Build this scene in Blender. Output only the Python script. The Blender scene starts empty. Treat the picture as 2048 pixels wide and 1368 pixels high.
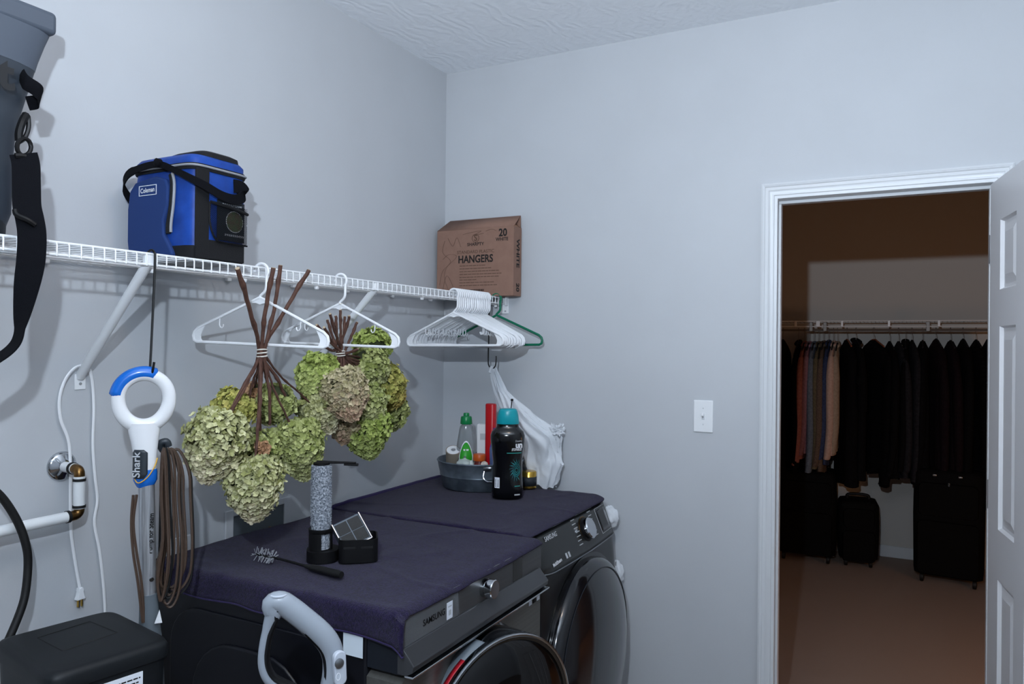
import bpy, bmesh, math, random
from mathutils import Vector, Matrix, noise
random.seed(7)
PI = math.pi
scn = bpy.context.scene
col = scn.collection

# ------------------------------------------------------------------ camera
CAM_F, CAM_YAW, CAM_PITCH, CAM_ROLL = 1497.84, 0.4833, 0.0026, 0.0099
CAM_C = Vector((1.806, -2.7925, 1.5522))
def cam_axes():
    cy, sy, cp, sp = math.cos(CAM_YAW), math.sin(CAM_YAW), math.cos(CAM_PITCH), math.sin(CAM_PITCH)
    f = Vector((-sy*cp, cy*cp, sp)); r = Vector((cy, sy, 0)); u = r.cross(f)
    cr, sr = math.cos(CAM_ROLL), math.sin(CAM_ROLL)
    return cr*r + sr*u, -sr*r + cr*u, f
AX_R, AX_U, AX_F = cam_axes()
cd = bpy.data.cameras.new('camera'); cam = bpy.data.objects.new('camera', cd); col.objects.link(cam)
cd.sensor_width = 36.0; cd.lens = CAM_F/2048*36; cd.clip_start = 0.02
m3 = Matrix((AX_R, AX_U, -AX_F)).transposed()
cam.matrix_world = Matrix.Translation(CAM_C) @ m3.to_4x4()
scn.camera = cam

# ------------------------------------------------------------------ world, lights, exposure
scn.view_settings.view_transform = 'Standard'
scn.view_settings.look = 'None'
scn.view_settings.gamma = 1.0
scn.view_settings.use_curve_mapping = False
scn.view_settings.exposure = 0.0
w = bpy.data.worlds.new('world'); scn.world = w; w.use_nodes = True
w.node_tree.nodes['Background'].inputs[0].default_value = (0.02, 0.02, 0.022, 1)
w.node_tree.nodes['Background'].inputs[1].default_value = 1.0
def light(name, kind, loc, energy, color, target=None, **kw):
    ld = bpy.data.lights.new(name, kind); ld.energy = energy; ld.color = color
    for k, v in kw.items(): setattr(ld, k, v)
    o = bpy.data.objects.new(name, ld); col.objects.link(o); o.location = loc
    if target is not None:
        o.rotation_euler = (Vector(target)-Vector(loc)).to_track_quat('-Z', 'Y').to_euler()
    return o
# photographer's speedlight with a diffuser dome, above and left of the lens
light('flash_dome', 'POINT', (1.64, -2.84, 1.94), 63, (0.75, 0.865, 1.0), shadow_soft_size=0.018)
light('flash_head', 'SPOT', (1.64, -2.84, 1.945), 180, (0.75, 0.865, 1.0), target=(1.85, -1.30, 3.65),
      spot_size=math.radians(165), spot_blend=1.0, shadow_soft_size=0.018)
# the room's warm ceiling lamp, above the frame
light('ceiling_lamp', 'POINT', (1.35, -1.75, 2.58), 7.0, (1.0, 0.78, 0.58), shadow_soft_size=0.09)
# added warm area fill inside the closet, for a glow whose source is unseen
light('closet_warm_fill', 'AREA', (3.42, 0.62, 0.80), 10.0, (1.0, 0.50, 0.23), target=(1.2, 2.2, -0.55),
      shape='RECTANGLE', size=0.7, size_y=1.0)

# ------------------------------------------------------------------ helpers
def at(px, py, x=None, y=None, z=None):
    """real point seen at a photo pixel on the plane x=, y= or z="""
    d = AX_F + AX_R*((px-1024)/CAM_F) - AX_U*((py-684)/CAM_F)
    if x is not None: t = (x-CAM_C.x)/d.x
    elif y is not None: t = (y-CAM_C.y)/d.y
    else: t = (z-CAM_C.z)/d.z
    return CAM_C + d*t
def lin(c):
    return c/12.92 if c <= 0.04045 else ((c+0.055)/1.055)**2.4
def rgb(h):
    if isinstance(h, tuple): return (*h, 1.0)
    h = h.lstrip('#')
    return tuple(lin(int(h[i:i+2], 16)/255) for i in (0, 2, 4)) + (1.0,)
MATS = {}
def pm(name, color, rough=0.5, metal=0.0, color2=None, nscale=40, bump=0.0, bscale=60, coat=0.0, trans=0.0,
       alpha=1.0, spec=0.5, sheen=0.0, wave=None, ndetail=4, stretch=None, emit=None, ior=1.45, sss=0.0):
    m = bpy.data.materials.new(name); m.use_nodes = True
    nt = m.node_tree; b = nt.nodes['Principled BSDF']
    b.inputs['Base Color'].default_value = rgb(color); b.inputs['Roughness'].default_value = rough
    b.inputs['Metallic'].default_value = metal; b.inputs['Coat Weight'].default_value = coat
    b.inputs['Coat Roughness'].default_value = 0.08
    b.inputs['Transmission Weight'].default_value = trans; b.inputs['Alpha'].default_value = alpha
    b.inputs['Specular IOR Level'].default_value = spec; b.inputs['IOR'].default_value = ior
    b.inputs['Sheen Weight'].default_value = sheen
    tc = nt.nodes.new('ShaderNodeTexCoord'); vec = tc.outputs['Object']
    if stretch:
        mp = nt.nodes.new('ShaderNodeMapping'); mp.inputs['Scale'].default_value = stretch
        nt.links.new(vec, mp.inputs['Vector']); vec = mp.outputs['Vector']
    if color2 is not None:
        n = nt.nodes.new('ShaderNodeTexNoise'); n.inputs['Scale'].default_value = nscale; n.inputs['Detail'].default_value = ndetail
        nt.links.new(vec, n.inputs['Vector'])
        r = nt.nodes.new('ShaderNodeValToRGB'); r.color_ramp.elements[0].position = 0.35; r.color_ramp.elements[1].position = 0.65
        r.color_ramp.elements[0].color = rgb(color); r.color_ramp.elements[1].color = rgb(color2)
        nt.links.new(n.outputs['Fac'], r.inputs['Fac']); nt.links.new(r.outputs['Color'], b.inputs['Base Color'])
    if bump:
        n = nt.nodes.new('ShaderNodeTexNoise'); n.inputs['Scale'].default_value = bscale; n.inputs['Detail'].default_value = 5
        nt.links.new(vec, n.inputs['Vector'])
        bp = nt.nodes.new('ShaderNodeBump'); bp.inputs['Strength'].default_value = bump; bp.inputs['Distance'].default_value = 0.004
        nt.links.new(n.outputs['Fac'], bp.inputs['Height']); nt.links.new(bp.outputs['Normal'], b.inputs['Normal'])
    if wave:
        wv = nt.nodes.new('ShaderNodeTexWave'); wv.inputs['Scale'].default_value = wave; wv.inputs['Distortion'].default_value = 1.5
        wv.bands_direction = 'Z'
        nt.links.new(vec, wv.inputs['Vector'])
        bp = nt.nodes.new('ShaderNodeBump'); bp.inputs['Strength'].default_value = 0.6; bp.inputs['Distance'].default_value = 0.01
        nt.links.new(wv.outputs['Fac'], bp.inputs['Height']); nt.links.new(bp.outputs['Normal'], b.inputs['Normal'])
    MATS[name] = m
    return m
class MB:
    """collects shapes; build() links them as ONE mesh object"""
    def __init__(s): s.v = []; s.f = []
    def add(s, vs, fs, M=None):
        o = len(s.v)
        s.v += [(M @ Vector(v)) if M is not None else Vector(v) for v in vs]
        s.f += [tuple(i+o for i in f) for f in fs]
        return s
    def box(s, x0, x1, y0, y1, z0, z1, M=None):
        return s.add([(x, y, z) for x in (x0, x1) for y in (y0, y1) for z in (z0, z1)],
              [(0,1,3,2), (4,6,7,5), (0,4,5,1), (2,3,7,6), (0,2,6,4), (1,5,7,3)], M)
    def tube(s, pts, r, n=8, closed=False, caps=True, ratio=1.0, up=None, M=None):
        P = [Vector(p) for p in pts]; N = len(P); vs = []; fs = []
        rr = r if isinstance(r, (list, tuple)) else [r]*N
        T = []
        for i in range(N):
            a = P[(i-1) % N] if (closed or i > 0) else P[i]; b = P[(i+1) % N] if (closed or i < N-1) else P[i]
            d = b-a; T.append(d.normalized() if d.length > 1e-9 else Vector((0,0,1)))
        if up is None:
            u = T[0].orthogonal().normalized()
        else: u = Vector(up); u = (u - T[0]*u.dot(T[0])).normalized()
        for i in range(N):
            if up is not None: u = Vector(up)
            u = u - T[i]*u.dot(T[i]); u = u.normalized() if u.length > 1e-6 else T[i].orthogonal().normalized()
            w_ = T[i].cross(u)
            for k in range(n):
                a = 2*PI*k/n
                vs.append(P[i] + u*(math.cos(a)*rr[i]) + w_*(math.sin(a)*rr[i]*ratio))
        M_ = N if closed else N-1
        for i in range(M_):
            for k in range(n):
                j = (i+1) % N
                fs.append((i*n+k, i*n+(k+1) % n, j*n+(k+1) % n, j*n+k))
        if caps and not closed:
            fs.append(tuple(range(n-1, -1, -1))); fs.append(tuple(range((N-1)*n, N*n)))
        return s.add(vs, fs, M)
    def lathe(s, prof, n=32, M=None, caps=True):
        vs = []; fs = []; N = len(prof)
        for r, z in prof:
            for k in range(n): vs.append((r*math.cos(2*PI*k/n), r*math.sin(2*PI*k/n), z))
        for i in range(N-1):
            for k in range(n): fs.append((i*n+k, i*n+(k+1) % n, (i+1)*n+(k+1) % n, (i+1)*n+k))
        if caps: fs.append(tuple(range(n-1, -1, -1))); fs.append(tuple(range((N-1)*n, N*n)))
        return s.add(vs, fs, M)
    def prism(s, poly, h, M=None, z0=0.0):
        n = len(poly); vs = [(x, y, z0) for x, y in poly] + [(x, y, z0+h) for x, y in poly]
        fs = [tuple(range(n-1, -1, -1)), tuple(range(n, 2*n))] + [(i, (i+1) % n, n+(i+1) % n, n+i) for i in range(n)]
        return s.add(vs, fs, M)
    def grid(s, nu, nv, fn, closeu=False, M=None):
        vs = [fn(i/(nu-1 if not closeu else nu), j/(nv-1)) for i in range(nu) for j in range(nv)]
        fs = []
        for i in range(nu if closeu else nu-1):
            for j in range(nv-1):
                k = (i+1) % nu; fs.append((i*nv+j, k*nv+j, k*nv+j+1, i*nv+j+1))
        return s.add(vs, fs, M)
    def loft(s, rings, caps=True, M=None):
        n = len(rings[0]); vs = [p for r in rings for p in r]; fs = []
        for i in range(len(rings)-1):
            for k in range(n): fs.append((i*n+k, i*n+(k+1) % n, (i+1)*n+(k+1) % n, (i+1)*n+k))
        if caps: fs.append(tuple(range(n-1, -1, -1))); fs.append(tuple(range((len(rings)-1)*n, len(rings)*n)))
        return s.add(vs, fs, M)
    def build(s, name, mat, parent=None, world=True, angle=40, bevel=0, bseg=2, sub=0, solid=0, kind=None, origin=None, label=None, disp=None):
        if parent is not None: Mi = parent_mat(parent).inverted() if world else None
        else: Mi = Matrix.Translation(-Vector(origin)) if origin is not None else None
        vs = [Mi @ v for v in s.v] if Mi is not None else s.v
        me = bpy.data.meshes.new(name); me.from_pydata([tuple(v) for v in vs], [], s.f); me.update()
        if angle:
            me.polygons.foreach_set('use_smooth', [True]*len(me.polygons)); me.set_sharp_from_angle(angle=math.radians(angle))
        bm = bmesh.new(); bm.from_mesh(me); bmesh.ops.recalc_face_normals(bm, faces=bm.faces); bm.to_mesh(me); bm.free()
        me.materials.append(MATS[mat] if isinstance(mat, str) else mat)
        o = bpy.data.objects.new(name, me); col.objects.link(o)
        if parent is not None: o.parent = parent
        elif origin is not None: o.location = origin
        if bevel:
            md = o.modifiers.new('bevel', 'BEVEL'); md.width = bevel; md.segments = bseg; md.limit_method = 'ANGLE'; md.angle_limit = math.radians(35)
        if sub:
            md = o.modifiers.new('sub', 'SUBSURF'); md.levels = sub; md.render_levels = sub
        if solid:
            md = o.modifiers.new('solid', 'SOLIDIFY'); md.thickness = solid; md.offset = 0
        if kind: o['kind'] = kind
        if label: o['label'] = label
        return o
PM = {}
def parent_mat(o):
    m = PM.get(o.name, Matrix.Translation(o.location))
    return m
def T(name, label, cat, loc, rotz=0.0, group=None, M=None):
    o = bpy.data.objects.new(name, None); col.objects.link(o); o.empty_display_size = 0.05
    if M is None: M = Matrix.Translation(Vector(loc)) @ Matrix.Rotation(rotz, 4, 'Z')
    o.matrix_basis = M; PM[o.name] = M.copy()
    o['label'] = label; o['category'] = cat
    if group: o['group'] = group
    return o
def sub(o, parent):                       # keep world frame for sub-parts: a part's frame equals its thing's frame
    PM[o.name] = parent_mat(parent) if parent else Matrix.Identity(4)
    return o
def part(mb, name, mat, parent, **kw):
    o = mb.build(name, mat, parent, **kw); PM[o.name] = parent_mat(parent).copy()
    return o
def top(mb, name, mat, label, cat, origin, group=None, **kw):
    o = mb.build(name, mat, None, origin=origin, **kw); PM[o.name] = Matrix.Translation(Vector(origin))
    o['label'] = label; o['category'] = cat
    if group: o['group'] = group
    return o
def struct(mb, name, mat, label=None, **kw):
    o = mb.build(name, mat, None, **kw); o['kind'] = 'structure'; PM[o.name] = Matrix.Identity(4)
    if label: o['label'] = label
    return o
def copy_tree(o, M=None, parent=None):
    c = o.copy(); col.objects.link(c); c.parent = parent
    if M is not None: c.matrix_basis = M; PM[c.name] = M.copy()
    for ch in o.children: copy_tree(ch, None, c)
    return c
TEXTS = []
def text(s, size, pos, xdir, up, mat, parent, name='lettering', align='CENTER', bold=0.0, stretch=1.0, shear=0.0, label=None):
    cu = bpy.data.curves.new('txt', 'FONT'); cu.body = s; cu.size = size; cu.align_x = align; cu.align_y = 'CENTER'
    cu.offset = bold; cu.extrude = 0.0001; cu.resolution_u = 3; cu.shear = shear
    o = bpy.data.objects.new('txt', cu); col.objects.link(o)
    TEXTS.append((o, pos, xdir, up, mat, parent, name, stretch, label))
def flush_texts():
    bpy.context.view_layer.update(); dg = bpy.context.evaluated_depsgraph_get(); done = []
    for o, pos, xd, up, mat, par, name, stx, lab in TEXTS:
        me = bpy.data.meshes.new_from_object(o.evaluated_get(dg))
        X = Vector(xd).normalized(); Z = X.cross(Vector(up)).normalized(); Y = Z.cross(X)
        M = Matrix.Translation(Vector(pos)) @ Matrix((X*stx, Y, Z)).transposed().to_4x4()
        M = parent_mat(par).inverted() @ M
        me.transform(M); me.materials.clear(); me.materials.append(MATS[mat])
        n = bpy.data.objects.new(name, me); col.objects.link(n); n.parent = par
        if lab: n['label'] = lab
        done.append(o)
    for o in done:
        c = o.data; bpy.data.objects.remove(o); bpy.data.curves.remove(c)
def facing(name, label, cat, px, py, x=None, y=None, z=None, group=None):
    """thing at the point seen there, turned about the vertical to face the room; returns (thing, metres per pixel)"""
    p = at(px, py, x=x, y=y, z=z); d = p-CAM_C; depth = d.dot(AX_F)
    h = Vector((d.x, d.y)).normalized(); ang = math.atan2(-h.x, h.y)
    t = T(name, label, cat, p, ang, group)
    return t, depth/CAM_F
def sq(a, e):                              # superellipse helper
    c, s_ = math.cos(a), math.sin(a)
    return (math.copysign(abs(c)**(2/e), c), math.copysign(abs(s_)**(2/e), s_))
def spline(pts, n=8):
    P = [Vector(p) for p in pts]; out = []
    for i in range(len(P)-1):
        p0 = P[max(i-1, 0)]; p1 = P[i]; p2 = P[i+1]; p3 = P[min(i+2, len(P)-1)]
        for k in range(n):
            t = k/n
            out.append(0.5*((2*p1) + (p2-p0)*t + (2*p0-5*p1+4*p2-p3)*t*t + (3*p1-p0-3*p2+p3)*t**3))
    out.append(P[-1]); return out
def ellring(cx, cy, z, a, b, n=32, e=2.0, rot=0.0):
    out = []
    for k in range(n):
        u, v_ = sq(2*PI*k/n, e)
        x, y = u*a, v_*b
        out.append((cx+x*math.cos(rot)-y*math.sin(rot), cy+x*math.sin(rot)+y*math.cos(rot), z))
    return out

# ------------------------------------------------------------------ materials
pm('wall_paint', '#c3c6ca', 0.55, color2='#c0c3c7', nscale=3, bump=0.05, bscale=260, spec=0.3)
pm('closet_paint', '#c6c2bc', 0.6, spec=0.3)
pm('trim_white', '#d4d7da', 0.35)
pm('door_white', '#dcdde0', 0.42, bump=0.03, bscale=300)
pm('plate_white', '#eceef0', 0.3)
pm('floor_tile', '#6e5a48', 0.5, color2='#5d4b3c', nscale=6)
pm('carpet', '#baa89c', 0.95, color2='#a09087', nscale=500, bump=0.8, bscale=700, spec=0.1)
pm('wire_white', '#eef0f2', 0.35)
pm('plastic_white', '#eef0f3', 0.35)
pm('hanger_green', '#006b4e', 0.35)
pm('black_metal', '#0c0c0e', 0.35)
pm('black_plastic', '#0b0b0d', 0.5, spec=0.3)
pm('black_rubber', '#0b0b0c', 0.6)
pm('webbing', '#0c0d12', 0.9, bump=0.4, bscale=900, spec=0.15)
pm('chrome', '#c9ccd0', 0.12, 1.0)
pm('chrome_dark', '#70757a', 0.15, 1.0)
pm('steel', '#cfd2d6', 0.34, 0.75, stretch=(1, 1, 0.05), color2='#a6a9ae', nscale=200)
pm('brass', '#6e5130', 0.35, 1.0, color2='#8a6a40', nscale=90)
pm('gold', '#c8a24a', 0.25, 1.0)
pm('pvc_white', '#e3e5e6', 0.35)
pm('drybag_light', '#4f5763', 0.55, bump=0.06, bscale=30)
pm('drybag_dark', '#333a43', 0.55, bump=0.06, bscale=30)
pm('drybag_black', '#1b1e22', 0.6)
pm('print_black', '#14110f', 0.7)
pm('print_faint', '#5f4638', 0.8)
pm('cooler_blue', '#193a84', 0.45, color2='#204aa2', nscale=18, bump=0.35, bscale=28, spec=0.3)
pm('cooler_neoprene', '#16346c', 0.8, bump=0.1, bscale=900)
pm('cooler_black', '#0c0d11', 0.85, bump=0.2, bscale=400)
pm('zip_grey', '#94969c', 0.5)
pm('print_white', '#e8eaee', 0.6)
pm('cardboard', '#8f6e5f', 0.85, color2='#89695a', nscale=30, bump=0.05, bscale=80)
pm('cardboard_dark', '#8a6550', 0.85)
pm('mop_white', '#e6e7e9', 0.2, coat=0.2)
pm('mop_blue', '#1668c8', 0.25, coat=0.2)
pm('mop_grey', '#2c3238', 0.4)
pm('grey_plastic', '#5c646a', 0.4)
pm('cord_brown', '#4a3a30', 0.45)
pm('rubber_yellow', '#d8a83a', 0.5)
pm('bin_black', '#14171a', 0.5, bump=0.05, bscale=500, spec=0.3)
pm('label_blue', '#a9c0ee', 0.5)
pm('label_white', '#e4e8f0', 0.5)
pm('washer_black', '#0f1016', 0.35, spec=0.4)
pm('washer_side', '#1d2128', 0.4, spec=0.3)
pm('washer_panel', '#4e4f50', 0.38, 0.3, stretch=(1, 0.03, 1), color2='#48494a', nscale=160)
pm('washer_front', '#6c6b66', 0.36, 0.5, stretch=(1, 0.03, 1), color2='#64635e', nscale=160)
pm('washer_ridge', '#4a4b4e', 0.28, 0.5)
pm('glass_black', '#050506', 0.06, spec=0.6)
pm('dryer_body', '#1d1f21', 0.35, 0.3)
pm('dryer_panel', '#2b2d2d', 0.25, 0.2)
pm('dryer_door', '#0c0d12', 0.14, spec=0.6, coat=0.5)
pm('trim_grey', '#8f9296', 0.3, 0.9)
pm('print_grey', '#b9bcc0', 0.5)
pm('print_dark', '#101011', 0.6, spec=0.2)
pm('film', '#dfe6ee', 0.12, alpha=0.05)
pm('sticker_red', '#b01426', 0.4)
pm('sticker_grey', '#6a737b', 0.5)
pm('tape_white', '#d8e2ea', 0.6)
pm('towel', '#251c40', 0.95, color2='#17112a', nscale=160, bump=0.9, bscale=420, spec=0.05, sheen=0.12)
pm('towel_band', '#332b52', 0.9, bump=0.4, bscale=500, spec=0.05, sheen=0.1)
pm('roller_fuzz', '#b9bfc8', 0.95, color2='#565e68', nscale=220, bump=1.0, bscale=160, spec=0.05, ndetail=6)
pm('filter_mesh', '#3a3a3a', 0.8, bump=0.5, bscale=700)
pm('filter_frame', '#56626e', 0.4)
pm('bristle', '#a5a8ae', 0.5)
pm('vac_grey', '#8f969f', 0.38, coat=0.15)
pm('vac_button', '#b8bec8', 0.3)
pm('galvanised', '#75808a', 0.40, 0.55, color2='#59646e', nscale=22, ndetail=2)
pm('bottle_black', '#08090b', 0.14, coat=0.4)
pm('cap_teal', '#159aa6', 0.3)
pm('print_teal', '#1d8f90', 0.5, color2='#0d3b42', nscale=55)
pm('print_teal_plain', '#2a8f86', 0.5)
pm('cap_green', '#0c7a43', 0.3)
pm('label_green', '#2f9f2c', 0.4)
pm('bottle_clear', '#c2c8ca', 0.12, trans=0.75, ior=1.3)
pm('bag_white', '#e6eaef', 0.45, alpha=0.86, bump=0.3, bscale=40)
pm('bag_clear', '#dde8e6', 0.3, alpha=0.6, bump=0.3, bscale=60)
pm('red_plastic', '#b4101a', 0.35)
pm('orange_cap', '#c2571c', 0.4)
pm('jar_amber', '#5d1d1c', 0.2, coat=0.3)
pm('blue_plastic', '#2440a8', 0.4, alpha=1.0)
pm('blue_pale', '#5d6f9e', 0.4)
pm('cloth_cream', '#d7cdc3', 0.9, bump=0.4, bscale=80)
pm('kraft_roll', '#8e8477', 0.8)
pm('paper_white', '#e4e6e8', 0.8)
pm('string_white', '#ded9cf', 0.9)
pm('twig', '#4a2f26', 0.75, color2='#5e4034', nscale=60, bump=0.3, bscale=120)
pm('twig_cut', '#b7a58b', 0.9)
pm('flower_core', '#3c4326', 0.95)
pm('leaf_dry', '#6a5a34', 0.9)
pm('suitcase', '#060607', 0.8, bump=0.2, bscale=300, spec=0.15)
pm('rod_metal', '#7a7470', 0.45, 0.5)
pm('wood_hanger', '#8a4a2c', 0.5)
pm('box_dark', '#20262c', 0.6)
for nm, c1, c2 in (('cl_black', '#0b0b0d', '#0f0f12'), ('cl_navy', '#121420', '#0e0f18'), ('cl_charcoal', '#26262a', '#1e1e22'),
                   ('cl_plum', '#1d1419', '#150f13'), ('cl_pink', '#a66f6a', '#96625e'), ('cl_mauve', '#94707c', '#88656f'),
                   ('cl_steel', '#69707a', '#585f69'), ('cl_tweed', '#6f5c4e', '#4c3f37'), ('cl_olive', '#6b5e48', '#57503e'),
                   ('cl_peach', '#c6a696', '#b89a8b'), ('cl_blue', '#3c4664', '#323a54'), ('cl_sand', '#a89582', '#988674')):
    pm(nm, c1, 0.92, color2=c2, nscale=70 if 'tweed' not in nm else 220, bump=0.2, bscale=200, spec=0.1)
pm('cl_puffer', '#0b0b0d', 0.85, wave=11, spec=0.1)
def flower_mat(name, c_a, c_b, c_tip, tip_amt=0.6):
    m = bpy.data.materials.new(name); m.use_nodes = True; nt = m.node_tree; b = nt.nodes['Principled BSDF']
    b.inputs['Roughness'].default_value = 0.8; b.inputs['Specular IOR Level'].default_value = 0.2
    g = nt.nodes.new('ShaderNodeNewGeometry'); r = nt.nodes.new('ShaderNodeValToRGB')
    r.color_ramp.elements[0].color = rgb(c_a); r.color_ramp.elements[1].color = rgb(c_b)
    nt.links.new(g.outputs['Random Per Island'], r.inputs['Fac'])
    a = nt.nodes.new('ShaderNodeAttribute'); a.attribute_name = 'ripe'
    mx = nt.nodes.new('ShaderNodeMix'); mx.data_type = 'RGBA'; mx.inputs['B'].default_value = rgb(c_tip)
    mu = nt.nodes.new('ShaderNodeMath'); mu.operation = 'MULTIPLY'; mu.inputs[1].default_value = tip_amt
    nt.links.new(a.outputs['Fac'], mu.inputs[0]); nt.links.new(mu.outputs[0], mx.inputs['Factor'])
    nt.links.new(r.outputs['Color'], mx.inputs['A']); nt.links.new(mx.outputs['Result'], b.inputs['Base Color'])
    MATS[name] = m
flower_mat('fl_pale', '#92945a', '#d4d2a4', '#e2d4ba', 0.8)
flower_mat('fl_green', '#868f4c', '#c4c88a', '#d0cca2', 0.6)
flower_mat('fl_lime', '#869646', '#bac674', '#c4c68c', 0.55)
flower_mat('fl_pink', '#979068', '#ccbf9e', '#c49a86', 0.75)
flower_mat('fl_yellow', '#92944a', '#c6be70', '#c09a52', 0.75)
flower_mat('fl_brown', '#a37a58', '#bb9472', '#a87858', 0.5)
# ceiling: stomped drywall texture
m = pm('ceiling_paint', '#f1f4f8', 0.8, spec=0.2); nt = m.node_tree
tc = nt.nodes.new('ShaderNodeTexCoord'); nz = nt.nodes.new('ShaderNodeTexNoise'); nz.inputs['Scale'].default_value = 9; nz.inputs['Detail'].default_value = 3
nz.inputs['Distortion'].default_value = 2.5
wv = nt.nodes.new('ShaderNodeTexWave'); wv.inputs['Scale'].default_value = 7; wv.inputs['Distortion'].default_value = 14; wv.inputs['Detail'].default_value = 4
ad = nt.nodes.new('ShaderNodeMath'); ad.operation = 'MULTIPLY'
bp = nt.nodes.new('ShaderNodeBump'); bp.inputs['Strength'].default_value = 0.22; bp.inputs['Distance'].default_value = 0.010
nt.links.new(tc.outputs['Object'], nz.inputs['Vector']); nt.links.new(tc.outputs['Object'], wv.inputs['Vector'])
nt.links.new(nz.outputs['Fac'], ad.inputs[0]); nt.links.new(wv.outputs['Fac'], ad.inputs[1])
nt.links.new(ad.outputs[0], bp.inputs['Height']); nt.links.new(bp.outputs['Normal'], nt.nodes['Principled BSDF'].inputs['Normal'])

# ------------------------------------------------------------------ room shell
H = 2.743
XR, YB = 3.9, -6.2                        # right and rear walls of the laundry room
OX0, OX1, OZ = 1.385, 2.066, 2.085          # rough door opening
struct(MB().box(-0.12, 0, YB, 0.12, 0, H), 'wall_left', 'wall_paint')
struct(MB().box(0, OX0, 0, 0.115, 0, H).box(OX1, XR+0.9, 0, 0.115, 0, H).box(OX0, OX1, 0, 0.115, OZ, H), 'wall_back', 'wall_paint', angle=0)
struct(MB().box(XR, XR+0.12, YB, 0, 0, H), 'wall_right', 'wall_paint')
struct(MB().box(0, XR, YB-0.12, YB, 0, H), 'wall_front', 'wall_paint')
struct(MB().box(-0.12, XR+0.12, YB-0.12, 0.0, H, H+0.1), 'ceiling', 'ceiling_paint')
struct(MB().box(-0.12, XR+0.12, YB-0.12, 0.0575, -0.1, 0), 'floor', 'floor_tile')
# closet beyond the doorway
CX0, CX1, CY = 0.55, 3.5, 3.44
struct(MB().box(CX0-0.1, CX0, 0.115, CY, 0, H), 'wall_closet_left', 'closet_paint')
struct(MB().box(CX1, CX1+0.1, 0.115, CY, 0, H), 'wall_closet_right', 'closet_paint')
struct(MB().box(CX0-0.1, CX1+0.1, CY, CY+0.1, 0, H), 'wall_closet_back', 'closet_paint')
struct(MB().box(CX0-0.1, CX1+0.1, 0.0, CY+0.1, H, H+0.1), 'ceiling_closet', 'closet_paint')
struct(MB().box(CX0-0.1, CX1+0.1, 0.0575, CY+0.1, -0.1, 0), 'floor_closet', 'carpet')
struct(MB().box(CX0, CX1, CY-0.014, CY, 0, 0.085), 'baseboard_closet', 'trim_white', bevel=0.004)
struct(MB().box(0.0, OX0-0.055, -0.013, 0, 0, 0.085), 'baseboard_back', 'trim_white', bevel=0.004)

# door frame: jambs with stops, and moulded casing (real profile)
JX0, JX1, JZ = 1.397, 2.054, 2.075          # clear faces of the jamb
jb = MB().box(OX0, JX0, -0.001, 0.116, 0, JZ).box(JX1, OX1, -0.001, 0.116, 0, JZ).box(OX0, OX1, -0.001, 0.116, JZ, OZ)
jamb = struct(jb, 'trim_1', 'trim_white', 'white painted door jamb', bevel=0.0015)
st = MB().box(JX0, JX0+0.012, 0.036, 0.070, 0, JZ-0.011).box(JX1-0.012, JX1, 0.036, 0.070, 0, JZ-0.011).box(JX0, JX1, 0.036, 0.070, JZ-0.011, JZ)
o = st.build('door_stop', 'trim_white', jamb, bevel=0.0015)
sp = MB().box(JX0-0.0005, JX0+0.0012, 0.008, 0.030, 0.945, 1.0)
sp.build('strike_plate', 'black_metal', jamb)
prof = [(0, 0), (0, 0.017), (0.006, 0.019), (0.012, 0.017), (0.014, 0.0145), (0.024, 0.0145), (0.028, 0.012), (0.036, 0.011), (0.042, 0.0105), (0.044, 0.008), (0.054, 0.007), (0.0555, 0.0)]
def casing(path, name, lab):
    # sweep the moulding profile (offset, proud) along a mitred path of outer corners; inner direction given per corner
    mb = MB(); rings = []
    for (x, z), (ix, iz) in path: rings.append([(x+ix*a, -b, z+iz*a) for a, b in prof])
    n = len(prof); vs = [p for r in rings for p in r]; fs = []
    for i in range(len(rings)-1):
        for k in range(n): fs.append((i*n+k, i*n+(k+1) % n, (i+1)*n+(k+1) % n, (i+1)*n+k))
    fs += [tuple(range(n)), tuple(range((len(rings)-1)*n, len(rings)*n))]
    mb.add(vs, fs)
    return struct(mb, name, 'trim_white', lab, angle=25)
XO0, XO1, ZO = 1.348, 2.103, 2.131
casing([((XO0, 0), (1, 0)), ((XO0, ZO), (1, -1)), ((XO1, ZO), (-1, -1)), ((XO1, 0), (-1, 0))], 'trim_2', 'white moulded casing around the closet doorway')

# six-panel door, hinged on the right jamb and swung into the room
HX, HY = 2.041, -0.012
dang = math.atan2(-1.0, 0.141)
dd = Vector((math.cos(dang), math.sin(dang), 0)); dn = Vector((-1, 0, 0)) - dd*(-dd.x); dn.normalize()
DW, DT = 0.645, 0.035
Md = Matrix.Translation((HX, HY, 0)) @ Matrix((dd, -dn, Vector((0,0,1)))).transposed().to_4x4()   # local x along door, local -y = face toward washers
door = bpy.data.objects.new('door_1', None); col.objects.link(door); door.matrix_basis = Md; PM[door.name] = Md.copy(); door['kind'] = 'structure'
door['label'] = 'white six-panel door standing open beside the closet doorway'
zt, zb = 2.068, 0.012
stiles = [(0, 0.112), (0.276, 0.370), (0.534, DW)]
rails = [(zb, 0.22), (0.86, 1.01), (1.62, 1.73), (1.94, zt)]
dm = MB()
for a, b in stiles: dm.box(a, b, 0, DT, zb, zt)
for a, b in ((0.112, 0.276), (0.370, 0.534)):
    for c, d in rails: dm.box(a, b, 0, DT, c, d)
dm.build('slab', 'door_white', door, world=False, angle=0)
pz = [(0.22, 0.86), (1.01, 1.62), (1.73, 1.94)]
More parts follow.
